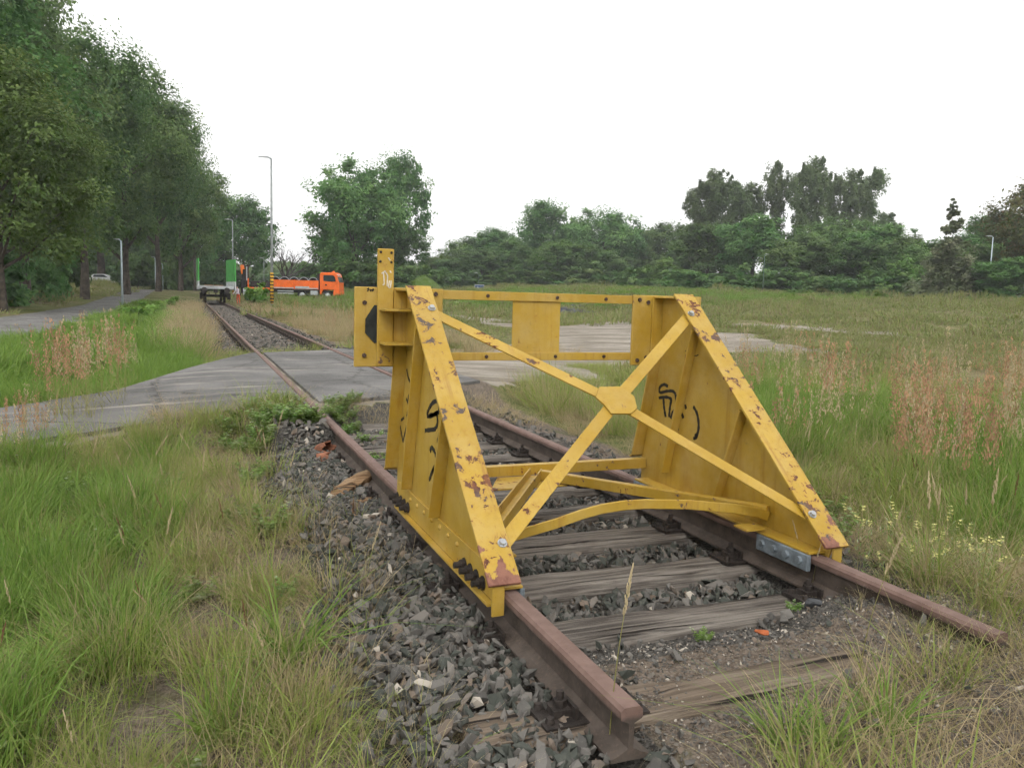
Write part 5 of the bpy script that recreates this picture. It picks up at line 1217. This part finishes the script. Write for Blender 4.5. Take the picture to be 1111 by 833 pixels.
for i in range(11): tree('bush_b' if i % 2 else 'bush_a', 750+i*33, 290+6*(i % 3), 36, 112-2*i, 'low dark bush at the foot of the poplars, %s from the left' % ORD[i], 'bush', 'undergrowth below the poplars')
for px_, top, half, dep, lab in [(868, 314, 26, 88, 'left end of the pale bramble bank'), (905, 318, 28, 84, 'middle of the pale bramble bank'), (945, 314, 26, 84, 'right end of the pale bramble bank'), (800, 320, 22, 96, 'low pale bramble below the slim lamp pole'), (1075, 318, 30, 82, 'low bramble at the foot of the right edge trees'), (1000, 322, 26, 84, 'low bramble below the silvery spire')]:
    tree('bramble', px_, top, half, dep, lab, 'bramble', 'brambles along the edge of the waste ground', 0, 'bramble_bush')
for px_, top, half, dep, lab in [(60, 312, 26, 0, '')][:0]: pass
for (x_, y_, s, lab) in ((-3.2, 46, 1.1, 'bright leafy shrub on the bank left of the wagon'), (-3.0, 52, 1.0, 'second bright leafy shrub nearer the wagon'), (-4.2, 42, .8, 'small bright shrub by the ditch'), (3.6, 74, 1.5, 'yellow green bush between the wagon and the lorry')):
    o = thing('leafy_shrub', lab, 'shrub', (x_, y_, float(ground_z(x_, y_))), x_, 'bright shrubs near the wagon'); o.scale = (s, s, s); link('crown', TP['bright'].crown, o); link('trunk', TP['bright'].trunk, o)
# distant wood closing the horizon behind everything
def far_wood():
    n = 26000; px_ = rng.uniform(-260, 1380, n); dep = rng.uniform(250, 290, n); hb = 5.5+5*fbm(px_/38., px_*0+2.2, 3)
    P = np.array([at_depth((a, 316), d) for a, d in zip(px_, dep)]); gz_ = ground_z(P[:, 0], P[:, 1], False)
    P[:, 2] = gz_+hb*np.sqrt(rng.random(n)); nn = rng.normal(size=(n, 3)); nn[:, 2] += .5; nn /= np.linalg.norm(nn, axis=1)[:, None]
    a = rng.normal(size=(n, 3)); t1 = np.cross(nn, a); t1 /= np.linalg.norm(t1, axis=1)[:, None]; t2 = np.cross(nn, t1); s_ = rng.uniform(.5, 1.2, n)[:, None]
    V = np.stack([P-t1*s_, P+t2*s_*.7, P+t1*s_, P-t2*s_*.7], 1).reshape(-1, 3); tone = np.clip(fbm(px_/20., P[:, 2], 2)+rng.normal(0, .15, n), 0, 1)
    o = link('far_wood', np_mesh('far_wood', V, np.arange(n*4).reshape(-1, 4), M['leaf_mid'], dict(tone=np.repeat(tone, 4)))); tag(o, 'distant wood along the horizon', 'wood', kind='stuff')
far_wood()
# bare dead tree
def dead_tree():
    b = at_depth((310, 322), 108); gz = float(ground_z(b[0], b[1])); o = thing('dead_tree', 'bare dead tree standing behind the lorry bed', 'tree', (b[0], b[1], gz)); g = G(); rr = random.Random(12)
    def br(p, d, L, r, lev):
        d = d.normalized(); q = p+d*L; m_ = p.lerp(q, .5)+Vector((rr.gauss(0, .05), rr.gauss(0, .05), rr.gauss(0, .03)))*L; g.tube([p, m_, q], [r*1.5, r*1.25, r], 5)
        if lev == 0: return
        for k in range(rr.choice((2, 3))):
            nd = d+Vector((rr.gauss(0, .5), rr.gauss(0, .5), rr.uniform(.0, .45))); br(q if k else m_.lerp(q, .6), nd, L*rr.uniform(.6, .85), r*.55, lev-1)
    br(Vector((0, 0, -.2)), Vector((.02, 0, 1)), 2.6, .22, 0)
    for k in range(7):
        a = k*.9+.3; br(Vector((.05, 0, 1.6+.12*k)), Vector((math.cos(a)*.6, math.sin(a)*.6, 1.0)), 1.9, .09, 3)
    br(Vector((.05, 0, 2.3)), Vector((1, 0, .55)), 2.6, .08, 2)
    lpart('trunk', g, M['bark_dead'], o); o.scale = (.88, .88, .88)
dead_tree()

# ------------------------------------------------------------------ lamps
def lamp(px_, base_y, top_y, depth, label, r, mat, hazard=None, arm=(-.8, 0), head=(.62, .20, .12), pale=False, group='street lamps'):
    b = at_depth((px_, base_y), depth); gz = float(ground_z(b[0], b[1], False)); h = at_depth((px_, top_y), depth)[2]-gz
    o = thing('street_lamp', label, 'street lamp', (b[0], b[1], gz), -YAW, group)
    g = G(); g.tube([(0, 0, -.2), (0, 0, h*.5), (0, 0, h)], [r, r*.82, r*.62], 8); lpart('pole', g, mat, o, 0, True)
    g = G(); g.tube([(0, 0, h-.02), (arm[0]*.5, 0, h+.10), (arm[0], 0, h+.12)], [r*.55, r*.5, r*.45], 6); lpart('arm', g, mat, o)
    g = G(); sx = -1 if arm[0] < 0 else 1; x0 = arm[0]-sx*.1; x1 = arm[0]+sx*head[0]
    g.prism([(x0, h+.06), (x1, h+.10), (x1, h+.14), (x0+sx*.15, h+.06+head[2]), (x0, h+.16)], 1, -head[1]/2, head[1]/2); lpart('lamp_head', g, M['lamp_head'], o, .01)
    if hazard:
        z0, z1 = hazard
        g = G(); g.tube([(0, 0, z0), (0, 0, z1)], [r*1.22, r*1.2], 10); lpart('hazard_band', g, M['hazard_yellow'], o, 0, True)
        n = int((z1-z0)/.22)
        for k in range(n):
            zk = z0+.06+k*(z1-z0)/n; g = G(); g.tube([(0, 0, zk), (0, 0, zk+.09)], [r*1.27, r*1.27], 10); lpart('black_ring', g, M['black'], o)
    return o
lamp(295, 326, 175, 57, 'tall grey street lamp with yellow and black band right of the track', .10, M['lamp_grey'], (.55, 2.7), (-.45, 0), (.45, .18, .11))
lamp(253, 322, 240, 94, 'tall lamp behind the wagon with a yellow lower band', .09, M['lamp_grey'], (.4, 2.4), (-.5, 0), (.45, .2, .12))
lamp(286.5, 318, 281, 112, 'thin grey pole rising above the lorry bed', .06, M['lamp_grey'], None, (-.3, 0), (.3, .15, .1))
lamp(133, 335, 262, 57, 'nearest pale lane lamp with a short arm on the left bank', .085, M['lamp_pale'], None, (-.25, 0), (.25, .14, .08))
lamp(169, 322, 280, 100, 'second pale lane lamp along the left lane', .07, M['lamp_pale'], None, (-.2, 0), (.25, .14, .08))
lamp(177, 320, 287, 122, 'third pale lane lamp farthest down the left lane', .07, M['lamp_pale'], None, (-.2, 0), (.25, .14, .08))
lamp(827, 322, 277, 98, 'slim grey lamp in front of the poplars', .07, M['lamp_green'], None, (.2, 0), (.25, .14, .08))
lamp(1071, 330, 258, 86, 'grey lamp standing among the trees at the right edge', .08, M['lamp_pale'], None, (-.25, 0), (.5, .18, .1))
lamp(519, 320, 297, 120, 'small lamp head above the blue sign', .05, M['lamp_green'], None, (-.3, 0), (.4, .18, .1))

# ------------------------------------------------------------------ blue sign, mounds
b = at_depth((520, 318), 108); gz = float(ground_z(b[0], b[1])); sg = thing('blue_sign', 'small blue sign with white lettering and pale border before the far trees', 'sign', (b[0], b[1], gz), -YAW-.05)
ztop = at_depth((520, 309), 108)[2]-gz; zb_ = ztop-1.0
g = G(); g.box((-.62, -.03, zb_), (.62, .03, ztop)); lpart('sign_board', g, M['sign_blue'], sg, .005)
g = G()
for a_, b_ in (((-.62, ztop-.035), (.62, ztop)), ((-.62, zb_), (.62, zb_+.035)), ((-.62, zb_+.035), (-.585, ztop-.035)), ((.585, zb_+.035), (.62, ztop-.035))): g.box((a_[0], -.036, a_[1]), (b_[0], -.031, b_[1]))
lpart('sign_border', g, M['sign_white'], sg)
g = G(); zc = (ztop+zb_)/2
def stroke(pts, w=.075):
    for (x0, z0), (x1, z1) in zip(pts[:-1], pts[1:]): g.obox((x0, -.034, zc+z0), (x1, -.034, zc+z1), w, .006, (0, 1, 0))
stroke([(-.22, .25), (-.22, -.12), (-.36, -.12), (-.38, .05), (-.22, .07)]); stroke([(-.08, -.28), (-.08, .08), (.06, .08), (.08, -.10), (-.08, -.12)]); stroke([(.20, .08), (.22, -.10), (.36, -.08)]); stroke([(.36, .1), (.36, -.15), (.22, -.26)])
lpart('lettering', g, M['sign_white'], sg)
g = G(); 
for sx in (-.45, .45): g.tube([(sx, .05, -.2), (sx, .05, zb_+.3)], [.04, .04], 6)
lpart('post', g, M['lamp_grey'], sg)
def mound(px_, depth, w, dpt, h, mat, name, label, cat, seed):
    b = at_depth((px_, 330), depth); gz = float(ground_z(b[0], b[1])); n = 40; V = []; Fq = []
    for i in range(n+1):
        for j in range(n+1):
            u, v = i/n*2-1, j/n*2-1; rr = math.hypot(u, v)
            z = h*max(0, 1-rr*rr)**.9*(.55+.9*float(fbm(u*3+seed, v*3, 4)))*1.0-.12
            V.append((u*w, v*dpt, z))
    for i in range(n):
        for j in range(n): q = i*(n+1)+j; Fq.append((q, q+n+1, q+n+2, q+1))
    o = link(name, mk_mesh(name, V, Fq, mat)); o.location = (b[0], b[1], gz); o.rotation_euler = (0, 0, -YAW); tag(o, label, cat); return o
mound(622, 62, 2.1, 1.6, .62, M['rubble'], 'rubble_pile', 'dark grey rubble pile behind the yellow bumper bars', 'rubble pile', 3)
mound(458, 112, 3.2, 2.2, 1.9, M['leaf_weed'], 'overgrown_mound', 'grassy green mound seen above the left bumper', 'mound', 7)

# ------------------------------------------------------------------ wheels, lorry, wagon, car
def wheel(parent, x, y, z, r, w, rim_r, side=-1):
    g = G(); n = 20
    prf = [(-w/2, r*.72), (-w/2, r*.93), (-w*.38, r), (w*.38, r), (w/2, r*.93), (w/2, r*.72)]; vs = []
    for i in range(n):
        a = 2*math.pi*i/n
        for (o_, rr) in prf: vs.append((x+rr*math.cos(a), y+o_, z+rr*math.sin(a)))
    k = len(prf); fs = []
    for i in range(n):
        for j in range(k-1): fs.append((i*k+j, ((i+1) % n)*k+j, ((i+1) % n)*k+j+1, i*k+j+1))
        fs.append((i*k+k-1, ((i+1) % n)*k+k-1, ((i+1) % n)*k, i*k))
    g.add(vs, fs); t = lpart('wheel', g, M['tyre'], parent, 0, True)
    g = G(); g.tube([(x, y+side*w*.30, z), (x, y+side*w*.42, z), (x, y+side*w*.5, z)], [rim_r, rim_r*.75, rim_r*.35], 14); lpart('rim', g, M['alu'], t)
    return t
TD = 88.0
b = at_depth((258, 322), TD); gz = float(ground_z(b[0]+5*math.cos(YAW), b[1]-5*math.sin(YAW), False))
truck = thing('orange_lorry', 'orange flatbed lorry with rear crane parked beyond the tall lamp', 'lorry', (b[0], b[1], gz-.05), -YAW)
zr_ = lambda px_, y_: float(at_depth((px_, y_), TD)[2])-gz+.05
O = M['orange']
g = G()
g.prism([(9.22, 1.12), (9.22, 2.80), (9.34, 2.95), (10.75, 2.97), (11.02, 2.82), (11.27, 1.95), (11.32, 1.12)], 1, -1.24, 1.24)
cab = lpart('cab', g, O, truck, .05)
for nm, poly in (('bumper', [(10.68, .5), (10.68, .9), (10.78, 1.115), (11.33, 1.115), (11.35, .5)]), ('mudguard', [(9.24, .62), (9.24, 1.115), (9.62, 1.115), (9.45, .9), (9.40, .62)])):
    g = G(); g.prism(poly, 1, -1.235, 1.235); lpart(nm, g, O, cab, .02)
g = G(); g.prism([(9.62, 2.05), (9.62, 2.62), (9.70, 2.68), (10.66, 2.68), (10.80, 2.55), (10.98, 2.02), (10.55, 1.98)], 1, -1.256, -1.246); lpart('side_window', g, M['glass_dark'], cab)
g = G(); g.add([(11.035, -1.1, 2.76), (11.035, 1.1, 2.76), (11.275, 1.12, 1.95), (11.275, -1.12, 1.95), (11.02, -1.1, 2.74), (11.02, 1.1, 2.74), (11.25, 1.12, 1.94), (11.25, -1.12, 1.94)], [(0, 1, 2, 3), (7, 6, 5, 4), (0, 3, 7, 4), (1, 5, 6, 2), (0, 4, 5, 1), (3, 2, 6, 7)]); lpart('windscreen', g, M['glass_dark'], cab)
g = G(); g.box((10.98, -1.52, 1.95), (11.10, -1.34, 2.55)); g.box((11.0, -1.34, 2.45), (11.05, -1.24, 2.50)); lpart('mirror', g, O, cab, .02)
g = G(); g.box((11.25, -1.50, 2.60), (11.52, -1.36, 2.72)); g.box((11.05, -1.40, 2.72), (11.4, -1.30, 2.76)); lpart('front_mirror', g, M['alu'], cab, .02)
g = G(); g.box((9.80, -1.26, 1.55), (9.98, -1.243, 1.72)); lpart('door_handle', g, M['black'], cab)
g = G(); g.tube([(10.55, -.5, 2.95), (10.55, -.5, 3.10), (10.55, -.5, 3.16)], [.14, .13, .06], 10); g.box((10.35, -.9, 2.96), (10.7, .9, 3.02)); lpart('beacon', g, M['orange_hi'], cab)
g = G(); g.box((8.86, -.9, 1.2), (9.12, .9, 2.85)); lpart('exhaust_stack', g, M['black'], truck, .02)
g = G(); g.box((.6, -.45, .72), (11.0, .45, 1.0)); lpart('chassis', g, M['black'], truck)
# bed: floor, board panels, grey rails
g = G(); g.box((1.5, -1.25, 1.02), (9.12, 1.25, 1.16)); lpart('bed_floor', g, M['wagon_dark'], truck)
for x0, x1 in ((3.95, 6.50), (6.56, 9.10)):
    g = G(); g.box((x0, -1.30, 1.12), (x1, -1.252, 2.06)); bd = lpart('side_board', g, O, truck, .015)
    g = G(); g.box((x0+.05, -1.325, 1.16), (x1-.05, -1.302, 1.27)); lpart('board_rail', g, M['alu'], bd)
    g = G(); g.box((x0, 1.252, 1.12), (x1, 1.30, 2.06)); lpart('side_board', g, O, truck, .015)
g = G(); g.box((6.62, -1.33, 1.28), (8.1, -1.3025, 1.42)); lpart('reflector_strip', g, M['alu'], truck)
g = G(); g.box((6.505, -1.32, 1.10), (6.555, -1.25, 2.10)); lpart('stake', g, O, truck)
g = G(); g.box((1.55, -1.30, .98), (3.90, -1.252, 1.18)); lpart('lowered_side_board', g, O, truck, .01)
g = G(); g.box((1.50, -1.30, 1.02), (1.62, -1.2, 2.12)); lpart('rear_stake', g, O, truck)
g = G(); g.box((3.88, -1.31, 1.02), (3.945, -1.2, 2.12)); lpart('stake', g, M['black'], truck)
g = G(); g.box((1.70, -1.0, 1.165), (3.8, 1.1, 1.85)); lpart('dark_load', g, M['wagon_dark'], truck, .05)
# tank, guards
g = G(); g.box((8.2, -1.22, .52), (8.98, -.6, 1.0)); lpart('tank', g, M['alu'], truck, .04)
for zz in (.58, .82):
    g = G(); g.box((4.7, -1.24, zz), (6.4, -1.19, zz+.10)); lpart('side_guard', g, M['alu'], truck)
for x in (10.03, 3.0, 1.75, 7.3):
    for s in (-1, 1): wheel(truck, x, s*1.02, .5, .5, .34, .29, s)
# crane folded behind
g = G(); g.box((.45, -.35, .5), (1.05, .35, 2.0)); g.tube([(.75, 0, 1.9), (.72, 0, 3.1)], [.26, .20], 10); crane = lpart('crane', g, M['black'], truck, .02)
g = G(); g.obox((.62, 0, 2.55), (.48, 0, 3.55), .34, .38, (1, 0, 0)); lpart('crane_knuckle', g, M['orange_hi'], crane, .08)
g = G(); g.obox((.95, -.1, 1.4), (1.02, -.1, 3.55), .16, .20, (1, 0, 0)); g.obox((1.18, -.15, 1.8), (1.22, -.15, 3.55), .10, .12, (1, 0, 0)); lpart('crane_boom', g, M['iron_brown'], crane, .01)
g = G(); g.obox((1.10, -.30, 1.9), (1.10, -.30, 3.4), .08, .08, (1, 0, 0)); lpart('crane_ram', g, M['alu'], crane)
g = G(); g.box((.95, -1.15, .25), (1.5, -.6, 1.05)); lpart('tool_box', g, M['alu'], truck, .03)
g = G(); g.obox((.35, -1.0, 1.1), (.75, -1.15, .1), .12, .12, (0, 1, 0)); lpart('outrigger', g, M['black'], truck)
RM = Matrix.Translation(truck.location) @ Matrix.Rotation(-YAW, 4, 'Z')
for i, xx in enumerate((4.35, 5.35, 6.38, 7.42, 8.42)):
    g = G(); n = 24; R1, R0 = .55, .50; ring = []
    for k in range(n):
        a = 2*math.pi*k/n
        for rr, yy in ((R1, -.9), (R1, .9), (R0, .9), (R0, -.9)): ring.append((rr*math.cos(a), yy, 1.86+rr*math.sin(a)))
    fs = []
    for k in range(n):
        for j in range(3): fs.append((k*4+j, ((k+1) % n)*4+j, ((k+1) % n)*4+(j+1) % 4, k*4+(j+1) % 4))
    g.cur = 1; g.add(ring, fs); g.cur = 0; g.add(ring, [(k*4+3, ((k+1) % n)*4+3, ((k+1) % n)*4, k*4) for k in range(n)]); g.cur = 1; g.tube([(0, -.5, 1.86), (0, -.48, 1.86)], [R0*.99, R0*.99], 20)
    o = link('pipe_ring', g.mesh('pipe_ring', [M['alu'], M['black']])); o.matrix_world = RM @ Matrix.Translation((xx, 0, 0)); o.location = RM @ Vector((xx, 0, 0)); o.rotation_euler = (0, 0, -YAW)
    tag(o, 'large dark pipe standing in the lorry bed, %s' % ('leftmost of five', 'second of five from the left', 'middle one of five', 'fourth of five from the left', 'rightmost of five, next to the cab')[i], 'pipe', 'pipes in the lorry bed')

def wagon():
    y0 = 71.5; o = thing('flat_wagon', 'grey flat wagon with green and white side panels at the end of the track', 'wagon', (0, y0, 0))
    P = lambda q, y_: on_y(q, y_)
    g = G(); g.box((-1.42, y0, 1.17), (1.42, y0+.18, 1.42)); g.box((-1.42, y0+.18, 1.28), (1.42, y0+13.5, 1.42)); part('deck', g, M['wagon_grey'], o, .01)
    g = G(); g.box((-1.0, y0+.3, .72), (-.8, y0+13, 1.275)); g.box((.8, y0+.3, .72), (1.0, y0+13, 1.275)); g.box((-1.2, y0+1.6, .5), (1.2, y0+3.4, .7)); part('underframe', g, M['wagon_dark'], o)
    for s in (-1, 1):
        g = G(); g.tube([(s*.875, y0-.001, 1.06), (s*.875, y0-.42, 1.06)], [.11, .10], 10); g.tube([(s*.875, y0-.42, 1.06), (s*.875, y0-.50, 1.06)], [.24, .24], 16); part('buffer', g, M['wagon_dark'], o)
        for yy in (y0+1.7, y0+3.5, y0+10, y0+11.8):
            g = G(); g.tube([(s*.69, yy, .46), (s*.82, yy, .46)], [.46, .46], 20); part('wheel', g, M['wagon_dark'], o)
        g = G(); g.box((min(s*.98, s*1.22), y0+1.2, .30), (max(s*.98, s*1.22), y0+2.2, .85)); part('axle_box', g, M['wagon_dark'], o, .02)
    g = G(); g.box((-.16, y0-.22, .85), (.16, y0-.001, 1.16)); g.tube([(0, y0-.2, .95), (0, y0-.3, .7), (0, y0-.22, .5)], [.05, .05, .04], 6); part('coupling', g, M['wagon_dark'], o)
    for s in (-1, 1):
        g = G(); g.tube([(s*.5, y0-.08, .9), (s*.52, y0-.12, .55)], [.03, .03], 6); part('brake_hose', g, M['black'], o)
    # timber on the deck
    for k, xx in enumerate((-.55, .25)):
        g = G(); g.box((xx-.35, y0+.3, 1.422), (xx+.35, y0+.45, 1.50)); part('batten', g, M['rotten'], o)
    # side panels: green above, white below
    pl = P((215.6, 300), y0+.1)[0]; pr0 = P((255.5, 300), y0)[0]; pr1 = P((246, 300), y0+2.6)[0]; zt = P((215.6, 280), y0+.1)[2]; zm = P((215, 304.5), y0)[2]
    for nm, a_, b_ in (('side_panel', (pl, y0+.1), (pl-.115, y0+2.7)), ('side_panel', (pr0, y0), (pr1, y0+2.6))):
        g = G(); g.obox((a_[0], a_[1], (zm+zt)/2), (b_[0], b_[1], (zm+zt)/2), .10, zt-zm); p_ = part(nm, g, M['panel_green'], o)
        g = G(); g.obox((a_[0], a_[1], (1.10+zm)/2), (b_[0], b_[1], (1.10+zm)/2), .098, zm-1.10-.002); part('white_lower_half', g, M['panel_white'], p_)
wagon()
def car():
    b = at_depth((114, 309), 128); gz = float(ground_z(b[0], b[1], False)); gz = max(gz, float(at_depth((114, 310.5), 128)[2])-.15)
    o = thing('parked_car', 'small white car parked under the trees on the left', 'car', (b[0], b[1], float(ground_z(b[0], b[1], False))), -YAW+.15); 
    g = G(); g.prism([(-2.0, .35), (-2.05, .9), (-1.75, 1.0), (-1.55, .98), (1.0, .95), (1.75, .82), (2.0, .62), (2.0, .35)], 1, -.86, .86); bd = lpart('body', g, M['car_white'], o, .06)
    g = G(); g.prism([(-1.95, .96), (-1.55, 1.42), (.1, 1.46), (.95, .94)], 1, -.74, .74); lpart('roof', g, M['car_white'], o, .06)
    g = G(); g.prism([(-1.55, 1.0), (-1.35, 1.34), (.02, 1.38), (.70, 1.0)], 1, -.752, -.742); lpart('side_window', g, M['glass_dark'], o)
    g = G(); g.add([(.16, -.66, 1.43), (.16, .66, 1.43), (.94, .7, .985), (.94, -.7, .985), (.14, -.66, 1.40), (.14, .66, 1.40), (.9, .7, .96), (.9, -.7, .96)], [(0, 1, 2, 3), (7, 6, 5, 4), (0, 3, 7, 4), (1, 5, 6, 2), (0, 4, 5, 1), (3, 2, 6, 7)]); lpart('windscreen', g, M['glass_dark'], o)
    for s in (-1, 1):
        for x in (-1.25, 1.3): wheel(o, x, s*.78, .31, .31, .2, .2, s)
        g = G(); g.box((1.9, s*.62-.14, .62), (2.02, s*.62+.14, .76)); lpart('headlight', g, M['alu'], o, .02)
car()

# ------------------------------------------------------------------ two workers
def person(loc, rz, label, shirt, trousers, lean=.0, arm=(.35, -.2), helmet=True, H=1.78):
    o = thing('person', label, 'person', loc, rz, 'workers at the lorry')
    k = H/1.78; P = {}
    J = dict(pel=(0, 0, .95), sp=(0, .02+lean*.2, 1.15), ch=(0, .03+lean*.5, 1.38), nk=(0, .04+lean*.7, 1.53), hd=(0, .06+lean*.75, 1.66), tp=(0, .05+lean*.75, 1.76))
    for s, nm in ((-1, 'l'), (1, 'r')):
        J.update({nm+'hip': (s*.10, 0, .92), nm+'kn': (s*.12, .04*s, .50), nm+'an': (s*.13, -.03, .09), nm+'to': (s*.14, .13, .035), nm+'sh': (s*.19, .03+lean*.55, 1.43), nm+'el': (s*.26, .03+lean*.55+arm[0]*.3, 1.16), nm+'wr': (s*.22, .03+lean*.55+arm[0]*.9, 1.05+arm[1]*-.1), nm+'ha': (s*.20, .03+lean*.55+arm[0]*1.2, 1.02)})
    rad = dict(pel=.145, sp=.13, ch=.155, nk=.06, hd=.095, tp=.07)
    for nm in 'lr': rad.update({nm+'hip': .095, nm+'kn': .065, nm+'an': .045, nm+'to': .04, nm+'sh': .07, nm+'el': .05, nm+'wr': .036, nm+'ha': .042})
    E_ = [('pel', 'sp'), ('sp', 'ch'), ('ch', 'nk'), ('nk', 'hd'), ('hd', 'tp')]
    for nm in 'lr': E_ += [('pel', nm+'hip'), (nm+'hip', nm+'kn'), (nm+'kn', nm+'an'), (nm+'an', nm+'to'), ('ch', nm+'sh'), (nm+'sh', nm+'el'), (nm+'el', nm+'wr'), (nm+'wr', nm+'ha')]
    names = list(J); me = bpy.data.meshes.new('body'); me.from_pydata([tuple(c*k for c in J[n]) for n in names], [(names.index(a), names.index(b_)) for a, b_ in E_], [])
    nb = NB('clothes_and_skin'); z = nb.sep(nb.coord('Object'))[2]; y_ = nb.sep(nb.coord('Object'))[1]
    col = nb.mix(nb.ramp(z, .98, 1.0), trousers, shirt); col = nb.mix(nb.ramp(z, 1.515, 1.525), col, (.50, .30, .22)); col = nb.mix(nb.ramp(z, .07, .10), (.03, .03, .03), col)
    nb.bsdf(col, .8); me.materials.append(nb.mat)
    bo = link('body', me, o); sk = bo.modifiers.new('skin', 'SKIN'); sk.use_smooth_shade = True
    me.skin_vertices or bo.data
    for i, n in enumerate(names): me.skin_vertices[0].data[i].radius = (rad[n]*k, rad[n]*k)
    me.skin_vertices[0].data[names.index('pel')].use_root = True
    bo.modifiers.new('sub', 'SUBSURF').levels = 1; bo.modifiers['sub'].render_levels = 1
    hd = Vector(J['hd'])*k; g = G(); g.tube([hd+Vector((0, 0, .03)), hd+Vector((0, 0, .06)), hd+Vector((0, 0, .12)), hd+Vector((0, 0, .15))], [.135, .13, .09, .03], 12); lpart('helmet' if helmet else 'hair', g, M['orange_hi'] if helmet else M['wagon_dark'], o, 0, True)
    return o
b = at_depth((258.5, 322), 77); person((b[0], b[1], float(ground_z(b[0], b[1]))), 2.2, 'worker in pale shirt and orange trousers standing beside the wagon', (.55, .48, .55), (.62, .10, .035), .12, (.35, .2), False)
b = at_depth((289.5, 318), 92.5); person((b[0], b[1], float(ground_z(b[0], b[1]))), 3.3, 'worker in reddish jacket behind the lorry bed', (.42, .15, .13), (.55, .09, .03), .05, (.3, 0), False)

# ------------------------------------------------------------------ thin evening haze
g = G(); g.box((-915, -915, -4), (915, 1520, 45)); me = g.mesh('haze', [])
hz = link('haze', me); tag(hz, 'thin pale haze in the air', 'haze', kind='stuff')
mt, nt, nn_, ll_ = new_mat('haze_air'); ho = nn_.new('ShaderNodeOutputMaterial'); hv = nn_.new('ShaderNodeVolumePrincipled')
hv.inputs['Color'].default_value = (.93, .95, 1.0, 1); hv.inputs['Density'].default_value = .00055; hv.inputs['Anisotropy'].default_value = .3
ll_.new(hv.outputs[0], ho.inputs['Volume']); me.materials.clear(); me.materials.append(mt)
